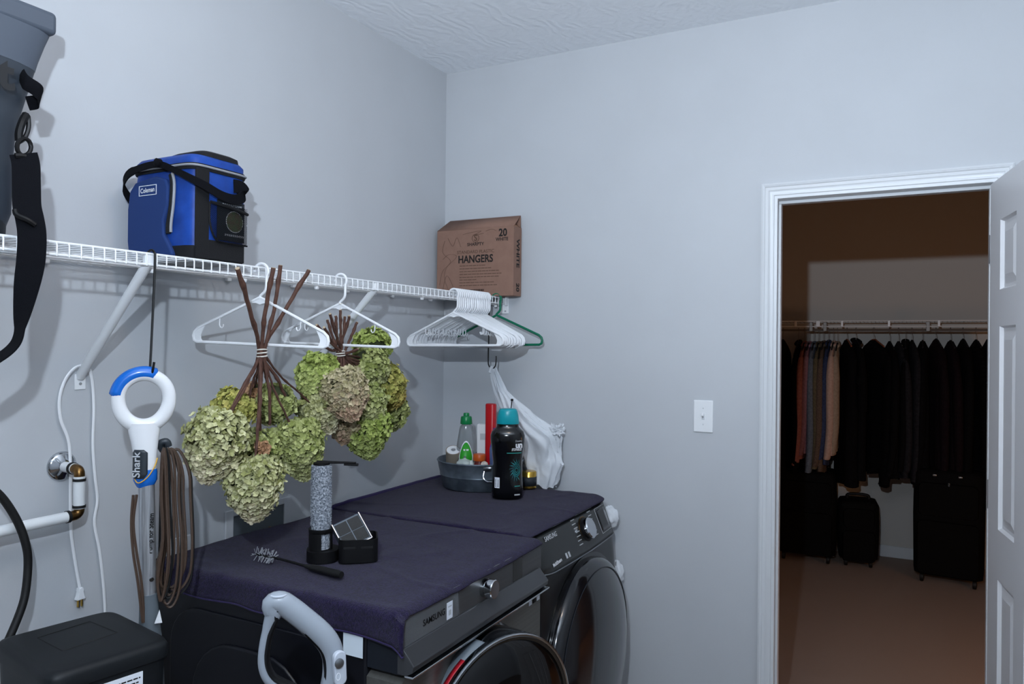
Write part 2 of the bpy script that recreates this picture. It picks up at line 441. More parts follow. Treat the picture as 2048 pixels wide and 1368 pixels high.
for a, b in ((0.112, 0.276), (0.370, 0.534)):
    for c, d in pz:
        mo = MB()                                              # sloped moulding then raised field
        def fr(i, dep): return [(a+i, dep, c+i), (b-i, dep, c+i), (b-i, dep, d-i), (a+i, dep, d-i)]
        rg = [fr(0, 0.0), fr(0.006, 0.010), fr(0.016, 0.010), fr(0.042, 0.003), fr(0.045, 0.003)]
        mo.loft(rg, caps=False); mo.add(rg[-1], [(0, 1, 2, 3)])
        rg2 = [[(x, DT-y, z) for x, y, z in r] for r in rg]; mo.loft(rg2, caps=False); mo.add(rg2[-1], [(0, 1, 2, 3)])
        mo.build('panel', 'door_white', door, world=False, angle=15)
for z in (0.25, 1.05, 1.82):
    MB().lathe([(0.006, 0), (0.006, 0.09)], 10, Matrix.Translation((-0.006, 0.004, z))).build('hinge', 'steel', door, world=False)

# light switch
sw = T('light_switch', 'white toggle light switch on the wall left of the doorway', 'switch', (1.146, 0, 1.291))
part(MB().box(1.110, 1.182, -0.006, 0, 1.2315, 1.3505), 'wall_plate', 'plate_white', sw, bevel=0.004)
part(MB().box(1.141, 1.151, -0.0075, -0.004, 1.279, 1.303), 'toggle_slot', 'trim_white', sw, bevel=0.001)
part(MB().box(-0.0035, 0.0035, -0.018, 0, -0.006, 0.006, Matrix.Translation((1.146, -0.004, 1.291)) @ Matrix.Rotation(-0.5, 4, 'X')), 'toggle', 'plate_white', sw, bevel=0.002)
for z in (1.261, 1.321):
    part(MB().lathe([(0.003, 0), (0.0025, 0.001)], 10, Matrix.Translation((1.146, -0.006, z)) @ Matrix.Rotation(PI/2, 4, 'X')), 'screw', 'trim_white', sw)
# outlet plate low on the left wall behind the washer and washer hook-up box
op = T('outlet_plate', 'white outlet plate on the left wall just above the washer corner', 'outlet', (0, -1.355, 0.96))
part(MB().box(0, 0.006, -1.39, -1.32, 0.89, 1.0), 'wall_plate', 'plate_white', op, bevel=0.003)
for z in (0.925, 0.965): part(MB().box(0.004, 0.008, -1.370, -1.340, z-0.013, z+0.013), 'receptacle', 'trim_white', op, bevel=0.003)
wb = T('washer_outlet_box', 'recessed grey hook-up box in the wall below the hydrangeas', 'outlet box', (0, -1.06, 0.9))
part(MB().box(0, 0.008, -1.20, -1.17, 0.84, 1.04).box(0, 0.008, -0.96, -0.93, 0.84, 1.04).box(0, 0.008, -1.17, -0.96, 1.02, 1.04).box(0, 0.008, -1.17, -0.96, 0.84, 0.87), 'flange', 'wall_paint', wb, bevel=0.002)
part(MB().box(0.0005, 0.003, -1.17, -0.96, 0.87, 1.02), 'back_plate', 'grey_plastic', wb)
for y in (-1.11, -1.02):
    v = part(MB().tube([(0.003, y, 0.95), (0.03, y, 0.95), (0.04, y, 0.94), (0.04, y, 0.90)], 0.009, 10), 'valve', 'brass', wb)
    MB().box(0.026, 0.036, y-0.018, y+0.018, 0.999, 1.006).build('valve_handle', 'red_plastic' if y < -1.06 else 'blue_plastic', v, world=False if False else True, bevel=0.002) if False else None
    part(MB().tube(spline([(0.04, y, 0.90), (0.045, y, 0.86), (0.05, y+0.01, 0.8), (0.035, y+0.03, 0.6)], 6), 0.01, 8), 'hose', 'black_rubber', wb)

# ------------------------------------------------------------------ wire shelf
SX, SZ, LZ = 0.305, 1.747, 1.7215
sh = T('wire_shelf', 'long white ventilated wire shelf along the left wall', 'shelf', (0.15, -1.2, SZ))
Y0s, Y1s = -2.40, -0.012
def rail(name, x, z, r): part(MB().tube([(x, Y0s, z), (x, Y1s, z)], r, 8), name, 'wire_white', sh)
rail('front_rail', SX, SZ-0.001, 0.0030); rail('lip_rail', SX, LZ, 0.0030); rail('back_rail', 0.012, SZ-0.004, 0.0028)
rail('middle_rail', 0.15, SZ-0.0042, 0.0026); rail('support_rail', SX-0.022, LZ-0.004, 0.0026)
cw = MB().tube([(0.005, 0, SZ), (SX-0.003, 0, SZ), (SX+0.002, 0, SZ-0.002), (SX+0.0035, 0, SZ-0.006), (SX+0.0035, 0, LZ-0.003)], 0.0017, 6)
w0 = part(cw, 'cross_wire', 'wire_white', sh)
yy = -2.395; first = True
while yy < Y1s:
    if first: w0.location = (0, yy-(-1.2)-1.2, 0); first = False
    else:
        c = w0.copy(); col.objects.link(c); c.parent = sh; c.location = (0, yy, 0)
    yy += 0.02505
def brace(y):
    d = Vector((-0.297, 0.035, -0.262)); p0 = Vector((0.297, y, 1.7235)); p1 = p0+d
    p = part(MB().tube([p0+Vector((0.006, 0, 0.004)), p0, p0+d*0.06, p0+d*0.97, p1+Vector((0.002, 0, -0.004))], [0.008, 0.010, 0.0115, 0.0115, 0.009], 10), 'brace', 'wire_white', sh)
    part(MB().box(0.0, 0.003, p1.y-0.014, p1.y+0.014, p1.z-0.033, p1.z+0.006), 'brace_foot', 'wire_white', sh, bevel=0.006)
    part(MB().lathe([(0.004, 0), (0.003, 0.002)], 8, Matrix.Translation((0.003, p1.y, p1.z-0.018)) @ Matrix.Rotation(PI/2, 4, 'Y')), 'screw', 'steel', sh)
    part(MB().box(SX-0.012, SX+0.001, y-0.011, y+0.011, LZ-0.004, SZ), 'brace_clip', 'wire_white', sh, bevel=0.003)
brace(-1.684); brace(-0.868)
for k in range(9):
    y = -2.28+0.27*k
    part(MB().box(0, 0.014, y-0.008, y+0.008, SZ-0.016, SZ+0.004), 'wall_clip', 'wire_white', sh, bevel=0.003)
    part(MB().lathe([(0.0, 0), (0.006, 0.001), (0.007, 0.008), (0.004, 0.010)], 10, Matrix.Translation((SX-0.024, y+0.08, LZ-0.016))), 'rail_cap', 'wire_white', sh)
eb = MB().box(0.286, 0.325, -0.008, 0, 1.680, 1.755).box(0.286, 0.291, -0.03, 0, 1.713, 1.752).box(0.319, 0.324, -0.03, 0, 1.713, 1.752)
part(eb, 'end_bracket', 'wire_white', sh, bevel=0.003)
part(MB().lathe([(0.004, 0), (0.003, 0.002)], 8, Matrix.Translation((0.311, -0.008, 1.690)) @ Matrix.Rotation(PI/2, 4, 'X')), 'screw', 'steel', sh)

# ------------------------------------------------------------------ hangers
def hanger_proto(name, label, matn, group, strap=True, W=0.208, r=0.0042):
    h = T(name, label, 'hanger', (0, 0, 0), 0, group)
    hk = []
    for k in range(17):                                # hook: open to local -x, rail inside
        a = math.radians(185 - k*13.5); hk.append((0.0 + 0.021*math.cos(a), 0, -0.0165+0.021*math.sin(a)))
    hk += [(0.0175, 0, -0.045), (0.017, 0, -0.060), (0.012, 0, -0.070), (0.0, 0, -0.080), (0, 0, -0.088)]
    part(MB().tube(spline(hk, 2), r*0.92, 7), 'hook', matn, h)
    fr = [(0, 0, -0.084), (-W*0.93, 0, -0.170), (-W*0.985, 0, -0.180), (-W, 0, -0.192), (-W*0.985, 0, -0.203), (-W*0.94, 0, -0.208),
          (W*0.94, 0, -0.208), (W*0.985, 0, -0.203), (W, 0, -0.192), (W*0.985, 0, -0.180), (W*0.93, 0, -0.170)]
    part(MB().tube(fr, r, 7, closed=True), 'frame', matn, h)
    if strap:
        for s in (-1, 1):
            web = [(s*W*0.80, -0.1555), (s*W*0.93, -0.170), (s*W*0.985, -0.182), (s*W, -0.192), (s*W*0.985, -0.203), (s*W*0.94, -0.208), (s*W*0.84, -0.208), (s*W*0.875, -0.200), (s*W*0.885, -0.190), (s*W*0.86, -0.178)]
            part(MB().prism(web, 0.002, Matrix.Rotation(PI/2, 4, 'X'), z0=-0.001), 'corner_web', matn, h, angle=30)
            hx = s*W*0.60
            part(MB().tube([(hx, 0, -0.142), (hx, 0, -0.160), (hx-s*0.003, 0, -0.166), (hx-s*0.008, 0, -0.168), (hx-s*0.012, 0, -0.164), (hx-s*0.0125, 0, -0.158)], 0.0016, 6), 'strap_hook', matn, h)
        part(MB().prism([(0, -0.084), (-0.034, -0.0995), (-0.012, -0.099), (0, -0.103), (0.012, -0.099), (0.034, -0.0995)], 0.003, Matrix.Rotation(PI/2, 4, 'X'), z0=-0.0015), 'gusset', matn, h, angle=30)
    return h
def hm(x, y, rz, ry=0.0, z=1.752): return Matrix.Translation((x, y, z)) @ Matrix.Rotation(rz, 4, 'Z') @ Matrix.Rotation(ry, 4, 'Y')
h1 = hanger_proto('clothes_hanger', 'white plastic hanger carrying the long-stemmed hydrangea bunch', 'plastic_white', 'white plastic hangers on the shelf')
h1.matrix_basis = hm(0.308, -1.358, 0.18, 0.03)
h2 = copy_tree(h1, hm(0.308, -1.046, 0.10, 0.025)); h2['label'] = 'white plastic hanger carrying the short-stemmed bushy hydrangea bunch'
NST = 18
for i in range(NST):
    t = i/(NST-1)
    y = -0.412+0.250*t; rz = 0.01 - 0.27*t + random.uniform(-0.025, 0.025)
    if i < 2: rz = 0.02-0.05*i
    c = copy_tree(h1, hm(0.308, y, rz, random.uniform(-0.02, 0.03)))
    if i == 0: c['label'] = 'nearest white plastic hanger of the bunch below the cardboard box'
    else:
        c['label'] = 'white plastic hanger bunched with others under the cardboard box'
    c['group'] = 'white plastic hangers on the shelf' if i == 0 else 'bunched white hangers'
gh = hanger_proto('clothes_hanger', 'dark green plastic hanger at the right end of the shelf', 'hanger_green', None, strap=False, W=0.205, r=0.0052)
gh.matrix_basis = hm(0.312, -0.088, 0.02, -0.02, 1.7545)

# ------------------------------------------------------------------ long black hooks
hk1 = spline([(0.2900, -1.679, 1.728), (0.2885, -1.679, 1.742), (0.293, -1.679, 1.7515), (0.303, -1.678, 1.7555), (0.312, -1.678, 1.7495), (0.3145, -1.678, 1.735), (0.318, -1.684, 1.63), (0.324, -1.694, 1.50), (0.327, -1.698, 1.478),
              (0.339, -1.706, 1.4725), (0.354, -1.712, 1.478), (0.3585, -1.713, 1.490), (0.361, -1.712, 1.505)], 4)
top(MB().tube(hk1, 0.0027, 8), 's_hook', 'black_metal', 'long black wire hook holding the ring-handled mop', 'hook', (0.31, -1.68, 1.6), group='long black hooks')
hk2 = spline([(0.291, -0.152, 1.729), (0.289, -0.152, 1.742), (0.293, -0.152, 1.7515), (0.303, -0.152, 1.7555), (0.312, -0.152, 1.749), (0.3145, -0.153, 1.735), (0.316, -0.155, 1.60), (0.316, -0.158, 1.49), (0.319, -0.158, 1.464), (0.333, -0.158, 1.4515), (0.348, -0.158, 1.462), (0.352, -0.158, 1.485), (0.352, -0.158, 1.503)], 4)
top(MB().tube(hk2, 0.0026, 8), 's_hook', 'black_metal', 'long black wire hook holding the white plastic bag', 'hook', (0.31, -0.152, 1.6), group='long black hooks')

# ------------------------------------------------------------------ grey dry bag on the shelf
db = T('dry_bag', 'grey roll-top dry bag with black strap at the left end of the shelf', 'dry bag', (0.17, -2.06, 1.753))
edge = [(1.753, -1.938), (1.80, -1.926), (1.905, -1.922), (1.946, -1.919), (1.988, -1.912), (2.044, -1.896), (2.124, -1.874), (2.163, -1.861), (2.186, -1.852)]
def db_ring(z, yr, k, grow=0.0):
    ax = (0.108*(1-k) + 0.030*k) + grow; yc = -2.062; by = (yr-yc) + grow
    return ellring(0.180+0.02*k, yc, z, ax, by, 40, 2.2)
def kk(z): return max(0.0, min(1.0, (z-1.80)/0.40))**1.3
lo = [(z, y) for z, y in edge if z <= 2.13]
part(MB().loft([db_ring(1.753, -1.945, 0)]+[db_ring(z, y, kk(z)) for z, y in lo[1:]]+[db_ring(2.130, -1.872, kk(2.130))]), 'body', 'drybag_dark', db, angle=60)
part(MB().loft([db_ring(z, y, kk(z), 0.0005) for z, y in [(2.105, -1.879), (2.124, -1.874), (2.163, -1.861), (2.186, -1.852), (2.192, -1.850)]]), 'upper_panel', 'drybag_light', db, angle=60)
part(MB().loft([db_ring(z, -1.94+0.05*(z-1.75), 0, 0.002) for z in (1.7525, 1.760, 1.790)]), 'base_cap', 'drybag_black', db, angle=60)
part(MB().box(0.178, 0.222, -2.28, -1.845, 2.190, 2.238), 'rolled_top', 'drybag_light', db, bevel=0.010, bseg=3)
def ribbon(pts, w, th, up, n=6): return MB().tube(spline(pts, n), w, 8, ratio=th/w, up=up)
lp = [at(43, 150, x=0.235), at(52, 165, x=0.262), at(72, 178, x=0.268), at(80, 190, x=0.262), at(74, 203, x=0.245), at(55, 207, x=0.232)]
part(ribbon(lp, 0.014, 0.003, (0.3, 0.1, 1)), 'grab_loop', 'webbing', db, angle=60)
cl = [at(52, 230, x=0.262), at(44, 245, x=0.27), at(38, 265, x=0.27), at(38, 282, x=0.27)]
part(MB().tube(spline(cl, 5), 0.0075, 8), 'swivel_clip', 'black_plastic', db)
cl2 = [at(56, 232, x=0.262), at(57, 255, x=0.266), at(50, 275, x=0.268), at(38, 284, x=0.27)]
part(MB().tube(spline(cl2, 5), 0.0045, 8), 'clip_gate', 'black_metal', db)
ring = [at(48+14*math.cos(a), 294+17*math.sin(a), x=0.275) for a in [k*PI/8 for k in range(16)]]
part(MB().tube(ring, 0.0042, 8, closed=True), 'strap_ring', 'black_plastic', db)
part(MB().tube(spline([at(30, 312, x=0.285), at(45, 313, x=0.288), at(62, 318, x=0.29), at(74, 330, x=0.29)], 4), 0.006, 8), 'strap_bar', 'black_plastic', db)
stp = [at(47, 308, x=0.288), at(52, 330, x=0.30), at(53, 370, x=0.312), at(54, 410, x=0.322), at(60, 440, x=0.335), at(64, 470, x=0.342), at(62, 520, x=0.345), at(52, 580, x=0.345), at(42, 640, x=0.345), at(36, 675, x=0.345), at(24, 695, x=0.345), at(0, 714, x=0.345), at(-40, 735, x=0.345), at(-80, 720, x=0.33)]
P_ = spline(stp, 5)
vw = [(p-CAM_C).normalized() for p in P_]
sm = MB(); vs = []; fs = []
for i, p in enumerate(P_):
    t = (P_[min(i+1, len(P_)-1)]-P_[max(i-1, 0)]).normalized()
    py_ = i/len(P_)
    fw = Vector((0.35, 0.93, 0)) if False else vw[i].cross(t).normalized()
    hw = 0.0235 if py_ < 0.42 else 0.0235 - 0.0165*min(1, (py_-0.42)/0.22)       # the strap twists edge-on lower down
    tw = min(1, max(0, (py_-0.42)/0.22)); dirw = (fw*(1-tw*0.7) + vw[i]*tw*0.9).normalized()
    nn = t.cross(dirw).normalized()*0.0012
    for a, b in ((-1, -1), (1, -1), (1, 1), (-1, 1)): vs.append(p + dirw*(0.0235*a) + nn*b)
for i in range(len(P_)-1):
    for k in range(4): fs.append((i*4+k, i*4+(k+1) % 4, i*4+4+(k+1) % 4, i*4+4+k))
fs += [(3, 2, 1, 0), tuple(range(len(vs)-4, len(vs)))]
part(sm.add(vs, fs), 'shoulder_strap', 'webbing', db)
part(MB().tube(spline([at(30, 420, x=0.325), at(34, 430, x=0.33), at(55, 440, x=0.342), at(70, 450, x=0.345)], 4), 0.005, 8), 'strap_slider', 'black_plastic', db)
text('itt', 0.085, (0.268, -1.995, 2.062), (0, 1, 0), (0, 0, 1), 'drybag_black', db, bold=0.003)

# ------------------------------------------------------------------ blue cooler bag
cb = T('cooler_bag', 'blue and black soft cooler bag standing on the wire shelf', 'cooler bag', (0.18, -1.48, 1.7495))
bx0, bx1, by0, by1, bz0, bz1 = 0.072, 0.296, -1.565, -1.395, 1.7495, 1.975
ccx, ccy, chx, chy = (bx0+bx1)/2, (by0+by1)/2, (bx1-bx0)/2, (by1-by0)/2
def cring(z, g=0.0, e=7.0): return ellring(ccx, ccy, z, chx+g, chy+g, 56, e)
part(MB().loft([cring(1.752, -0.006), cring(1.757), cring(1.80, 0.001), cring(1.88, 0.003), cring(1.95, 0.001), cring(bz1, -0.001)]), 'body', 'cooler_blue', cb, angle=50)
part(MB().loft([cring(1.7498, -0.004), cring(1.7525, 0.001), cring(1.77, 0.0025), cring(1.782, 0.0025)]), 'base', 'cooler_black', cb, angle=50)
part(MB().loft([cring(1.966, 0.003), cring(1.970, 0.0045), cring(1.9785, 0.0045), cring(1.9815, 0.003)]), 'zipper_tape', 'cooler_black', cb, angle=50)
part(MB().tube([(x, y, 1.9755) for x, y, z in cring(1.978, 0.0055)], 0.0028, 6, closed=True), 'zipper', 'zip_grey', cb)
part(MB().loft([cring(1.980, 0.001), cring(1.995, 0.001), cring(2.004, -0.006), cring(2.010, -0.03)]), 'lid', 'cooler_blue', cb, angle=60)
part(MB().loft([ellring(ccx+0.035, ccy+0.012, z, a, b, 40, 5) for z, a, b in ((2.004, 0.072, 0.062), (2.016, 0.070, 0.060), (2.022, 0.058, 0.05))]), 'lid_hatch', 'cooler_black', cb, angle=50)
part(MB().box(bx1-0.001, bx1+0.0045, -1.558, -1.520, 1.752, 1.970), 'front_webbing', 'cooler_black', cb, bevel=0.001)
part(MB().box(bx1-0.001, bx1+0.0035, -1.522, -1.408, 1.752, 1.800), 'lower_panel', 'cooler_black', cb, bevel=0.006)
# neoprene front pocket on the face toward the camera side
pk = [(0.079, 1.757), (0.072, 1.80), (0.072, 1.88), (0.080, 1.925), (0.10, 1.945), (0.175, 1.955), (0.212, 1.945), (0.222, 1.925), (0.220, 1.88), (0.205, 1.845), (0.208, 1.81), (0.236, 1.770), (0.240, 1.757)]
Mp = Matrix.Translation((0, by0+0.004, 0)) @ Matrix.Rotation(PI/2, 4, 'X')
part(MB().prism(pk, 0.016, Mp), 'front_pocket', 'cooler_neoprene', cb, bevel=0.005, bseg=3)
part(MB().tube(spline([(0.231, by0-0.006, 1.958), (0.241, by0-0.008, 1.93), (0.238, by0-0.008, 1.88), (0.231, by0-0.008, 1.838), (0.229, by0-0.007, 1.815)], 4), 0.0035, 6), 'pocket_zipper', 'zip_grey', cb)
part(MB().tube(spline([(0.224, by0-0.004, 1.955), (0.232, by0-0.006, 1.93), (0.229, by0-0.006, 1.88), (0.219, by0-0.006, 1.835), (0.218, by0-0.005, 1.812)], 4), 0.006, 6), 'pocket_edge', 'cooler_black', cb)
text('Coleman', 0.0165, (0.1495, by0-0.0130, 1.922), (1, 0, 0.03), (0, 0, 1), 'print_white', cb, bold=0.0002, stretch=0.88)
lg = MB()
for a in ((0.117, 0.182, 1.9095, 1.911), (0.117, 0.182, 1.933, 1.9345), (0.117, 0.1185, 1.911, 1.933), (0.1805, 0.182, 1.911, 1.933)):
    lg.box(a[0], a[1], by0-0.0128, by0-0.0120, a[2], a[3])
part(lg, 'logo_frame', 'print_white', cb)
# shoulder strap drooping round the front
spt = [(0.045, -1.50, 1.87), (0.043, -1.53, 1.895), (0.052, -1.572, 1.935), (0.09, -1.590, 1.963), (0.15, -1.592, 1.976), (0.205, -1.588, 1.978), (0.25, -1.582, 1.962), (0.300, -1.573, 1.938), (0.317, -1.545, 1.924), (0.322, -1.505, 1.909), (0.322, -1.468, 1.905), (0.318, -1.440, 1.912), (0.314, -1.426, 1.927), (0.308, -1.432, 1.943), (0.303, -1.447, 1.944)]
P_ = spline(spt, 5); sm = MB(); vs = []; fs = []
for i, p in enumerate(P_):
    t = (P_[min(i+1, len(P_)-1)]-P_[max(i-1, 0)]).normalized(); u = i/(len(P_)-1)
    out = (p-Vector((ccx, ccy, p.z))).normalized()
    dz = Vector((0, 0, 1)); dz = (dz - t*dz.dot(t)).normalized()
    hw = 0.010 if u < 0.25 else (0.007 + 0.010*max(0, (u-0.4)/0.6) if u > 0.4 else 0.008)
    for a, b in ((-1, -1), (1, -1), (1, 1), (-1, 1)): vs.append(p + dz*(hw*a) + out*(0.0018*b))
for i in range(len(P_)-1):
    for k in range(4): fs.append((i*4+k, i*4+(k+1) % 4, i*4+4+(k+1) % 4, i*4+4+k))
fs += [(3, 2, 1, 0), tuple(range(len(vs)-4, len(vs)))]
part(sm.add(vs, fs), 'shoulder_strap', 'webbing', cb)
part(MB().box(-0.009, 0.009, -0.016, 0.016, -0.022, 0.022, Matrix.Translation((0.050, -1.535, 1.880)) @ Matrix.Rotation(0.3, 4, 'Y')), 'strap_buckle', 'black_plastic', cb, bevel=0.004)
part(MB().lathe([(0.006, -0.008), (0.011, -0.004), (0.011, 0.006), (0.005, 0.010)], 12, Matrix.Translation((0.205, -1.590, 1.981)) @ Matrix.Rotation(PI/2, 4, 'X')), 'strap_knot', 'webbing', cb)
# mesh side pocket (open net) and its hem
net = MB(); py0, py1, pz0, pz1 = -1.519, -1.402, 1.796, 1.892
def pocket_y(z): return py0 + 0.022*max(0, (1.83-z)/0.034)**2
def bulge(y, z): return bx1 + 0.006 + 0.010*math.sin(PI*min(1, max(0, (y-py0)/(py1-py0))))
for k in range(-24, 46):
    for sgn in (1, -1):
        seg = []
        for j in range(25):
            z = pz0+(pz1-pz0)*j/24; y = py0 + k*0.0042 + sgn*(z-pz0)*0.9
            if pocket_y(z) <= y <= py1: seg.append((bulge(y, z), y, z))
        if len(seg) > 2: net.tube([seg[0], seg[len(seg)//2], seg[-1]], 0.00055, 3, caps=False)
part(net, 'mesh_pocket', 'webbing', cb, kind='stuff', angle=0)
part(MB().tube([(bulge(y, 1.89)+0.001, y, 1.892-0.12*(y-py0)) for y in [py0+(py1-py0)*k/10 for k in range(11)]], 0.004, 6), 'pocket_hem', 'cooler_black', cb)
part(MB().tube(spline([(bx1+0.005, py0, 1.892), (bx1+0.006, py0, 1.84), (bx1+0.006, py0+0.018, 1.803), (bx1+0.006, py0+0.05, 1.797), (bx1+0.006, py1, 1.797)], 5), 0.0025, 6), 'pocket_binding', 'cooler_black', cb)
bk = T('booklet', 'dark booklet with a round picture tucked in the cooler bag pocket', 'booklet', (bx1+0.006, -1.455, 1.80))
part(MB().box(bx1+0.0042, bx1+0.0065, -1.497, -1.412, 1.803, 1.903), 'cover', 'box_dark', bk)
part(MB().lathe([(0.027, 0), (0.027, 0.0006)], 28, Matrix.Translation((bx1+0.0066, -1.444, 1.853)) @ Matrix.Rotation(PI/2, 4, 'Y')), 'picture_rim', 'print_white', bk)
pm('picture', '#5b6e4a', 0.6, color2='#6b5a48', nscale=70)
part(MB().lathe([(0.0255, 0), (0.0255, 0.0006)], 28, Matrix.Translation((bx1+0.0071, -1.444, 1.853)) @ Matrix.Rotation(PI/2, 4, 'Y')), 'picture', 'picture', bk)
tl = MB()
for z, a, b in ((1.893, -1.482, -1.425), (1.818, -1.474, -1.416)):
    y = a
    while y < b: 
        tl.box(bx1+0.0066, bx1+0.0071, y, y+0.004, z-0.0025, z+0.0025); y += 0.0062
part(tl, 'print', 'print_grey', bk)

# ------------------------------------------------------------------ cardboard hanger box in the corner
by, bb = -0.092, -0.022
hb = T('cardboard_box', 'brown cardboard hanger box standing on the shelf in the corner', 'box', (0.2, -0.057, 1.7495))
bxl, bxr, bzb, bzt = 0.020, 0.392, 1.7495, 2.034
part(MB().box(bxl, bxr, by, bb, bzb, bzt), 'carton', 'cardboard', hb, bevel=0.0015)
# open top flaps: front panel tucked back over to the raised rear flap
part(MB().add([(bxl+0.002, by, bzt-0.001), (bxr, by, bzt-0.001), (bxr, bb-0.012, 2.083), (bxl+0.030, bb-0.012, 2.083)], [(0, 1, 2, 3)]), 'front_flap', 'cardboard', hb, solid=0.003)
part(MB().box(bxl+0.030, bxr, bb-0.011, bb-0.008, bzt-0.002, 2.084), 'rear_flap', 'cardboard', hb)
part(MB().add([(bxr-0.001, by+0.004, bzt), (bxr-0.001, bb-0.012, bzt), (bxr-0.030, bb-0.014, 2.06), (bxr-0.030, by+0.03, 2.05)], [(0, 1, 2, 3)]), 'side_flap', 'cardboard_dark', hb, solid=0.002)
fy = by-0.0008; ux, uz = (1, 0, 0), (0, 0, 1)
text('HANGERS', 0.044, (0.212, fy, 1.905), ux, uz, 'print_black', hb, bold=0.0011, stretch=0.86)
text('STANDARD PLASTIC', 0.0195, (0.212, fy, 1.936), ux, uz, 'print_faint', hb, bold=0.0001)
text('SHARPTY', 0.0185, (0.212, fy, 1.9675), ux, uz, 'print_black', hb, bold=0.0003, stretch=1.05)
text('S', 0.036, (0.212, fy, 1.993), ux, uz, 'print_faint', hb, bold=0.0008)
part(MB().tube([(0.212+0.0165*math.cos(a), fy, 1.993+0.0165*math.sin(a)) for a in [k*PI/12 for k in range(24)]], 0.0011, 5, closed=True), 'logo_ring', 'print_faint', hb)
text('20', 0.043, (0.342, fy, 2.008), ux, uz, 'print_black', hb, bold=0.0012, stretch=0.9)
text('WHITE', 0.0195, (0.338, fy, 1.982), ux, uz, 'print_black', hb, bold=0.0004, stretch=0.95)
ln = MB(); random.seed(3)
for z, x1 in ((1.879, 0.245), (1.867, 0.275), (1.855, 0.31), (1.843, 0.335), (1.831, 0.305), (1.820, 0.215), (1.808, 0.285), (1.796, 0.31)):
    x = 0.135
    while x < x1:
        l = random.uniform(0.008, 0.02); ln.box(x, x+l, fy, fy+0.0006, z-0.0014, z+0.0014); x += l+0.003
part(ln, 'small_print', 'print_faint', hb)
bc = MB(); x = 0.172
while x < 0.255:
    l = random.uniform(0.0008, 0.0026); bc.box(x, x+l, fy, fy+0.0006, 1.771, 1.779); x += l+random.uniform(0.0008, 0.002)
part(bc, 'barcode', 'print_black', hb)
sx_ = bxr+0.0008
text('WHITE', 0.036, (sx_, -0.055, 1.925), (0, 0, -1), (0, 1, 0), 'print_black', hb, bold=0.001, stretch=1.05)
text('20', 0.036, (sx_, -0.055, 1.785), (0, 0, -1), (0, 1, 0), 'print_black', hb, bold=0.001)
wg = MB()
for pts in ([(0.06, 1.99), (0.05, 1.94), (0.09, 1.90), (0.05, 1.86), (0.035, 1.80)], [(0.05, 1.91), (0.08, 1.93), (0.12, 1.92), (0.07, 1.875), (0.06, 1.83), (0.08, 1.78)], [(0.075, 2.0), (0.10, 1.965), (0.12, 2.0), (0.14, 1.96)], [(0.15, 2.012), (0.19, 2.018), (0.24, 2.022), (0.20, 2.005), (0.25, 2.012)], [(0.05, 1.77), (0.07, 1.84), (0.10, 1.80), (0.11, 1.77)], [(0.26, 2.02), (0.29, 2.026), (0.31, 2.018)]):
    wg.tube(spline([(x, fy+0.0002, z) for x, z in pts], 5), 0.0007, 4)
part(wg, 'line_drawing', 'print_faint', hb)

# ------------------------------------------------------------------ ring-handled steam mop hanging from the hook
mp, s = facing('steam_mop', 'white and blue ring-handled steam mop hanging by the washer', 'mop', 288, 797, x=0.338)
def L(px, py, d=0.0): return Vector(((px-288)*s, d, -(py-797)*s))
rc = []
for k in range(48):
    a = 2*PI*k/48 + PI/2; rc.append((math.cos(a)*46*s, 0, math.sin(a)*(48 if math.sin(a) > 0 else 55)*s))
rad = [0.0125+0.0018*max(0, -math.sin(2*PI*k/48+PI/2)) for k in range(48)]
part(MB().tube(rc, rad, 14, closed=True, ratio=1.15, up=(0, 1, 0)), 'ring_handle', 'mop_white', mp, world=False, angle=60)
gr = []
for k in range(20):
    a = math.radians(62 + k*6.0); gr.append((math.cos(a)*49.5*s, -0.002, math.sin(a)*51.5*s))
part(MB().tube(gr, [0.006]+[0.0118]*18+[0.006], 12, ratio=1.25, up=(0, 1, 0)), 'blue_grip', 'mop_blue', mp, world=False, angle=60)
nk = []
for py, hw, cx in ((846, 30, 288), (862, 29, 289), (880, 25.5, 290), (905, 22.5, 291), (925, 21, 292), (942, 20.5, 292)):
    c = L(cx, py); nk.append([(c.x+hw*s*math.cos(a), c.y+0.85*hw*s*math.sin(a)*min(1, 22/hw), c.z) for a in [2*PI*k/24 for k in range(24)]])
part(MB().loft(nk), 'neck', 'mop_white', mp, world=False, angle=60)
bl = []
for py, hw in ((938, 21), (944, 22), (960, 22), (970, 17), (974, 14.5)):
    c = L(292, py); bl.append([(c.x+hw*s*math.cos(a), c.y+hw*s*0.9*math.sin(a), c.z) for a in [2*PI*k/24 for k in range(24)]])
part(MB().loft(bl), 'blue_collar', 'mop_blue', mp, world=False, angle=50)
pl = MB(); rg = []
for py in (897, 903, 925, 945, 954):
    hw = 22.6 if py < 940 else 23
    w0_, w1_ = (3.5, 4.9) if 900 < py < 950 else (3.75, 4.6)
    c = L(291.5, py); arc = [(c.x+hw*s*1.03*math.cos(a), c.y+hw*s*0.93*math.sin(a), c.z) for a in [w0_+(w1_-w0_)*k/8 for k in range(9)]]
    rg.append(arc)
for r in rg: pl.v += [Vector(p) for p in r]
for i in range(len(rg)-1):
    for k in range(8): pl.f.append((i*9+k, i*9+k+1, i*9+10+k, i*9+9+k))
part(pl, 'logo_plate', 'mop_grey', mp, world=False, solid=0.0015)
text('Shark', 0.024, parent_mat(mp) @ Vector(((276-288)*s, -0.0262, -(926-797)*s)), (0.0, 0.0, 1), parent_mat(mp).to_3x3() @ Vector((-0.85, 0.5, 0)), 'print_grey', mp, bold=0.0004)
part(MB().tube([L(294, 968), L(297, 1080), L(300, 1195)], 15.2*s, 20), 'pole', 'steel', mp, world=False)
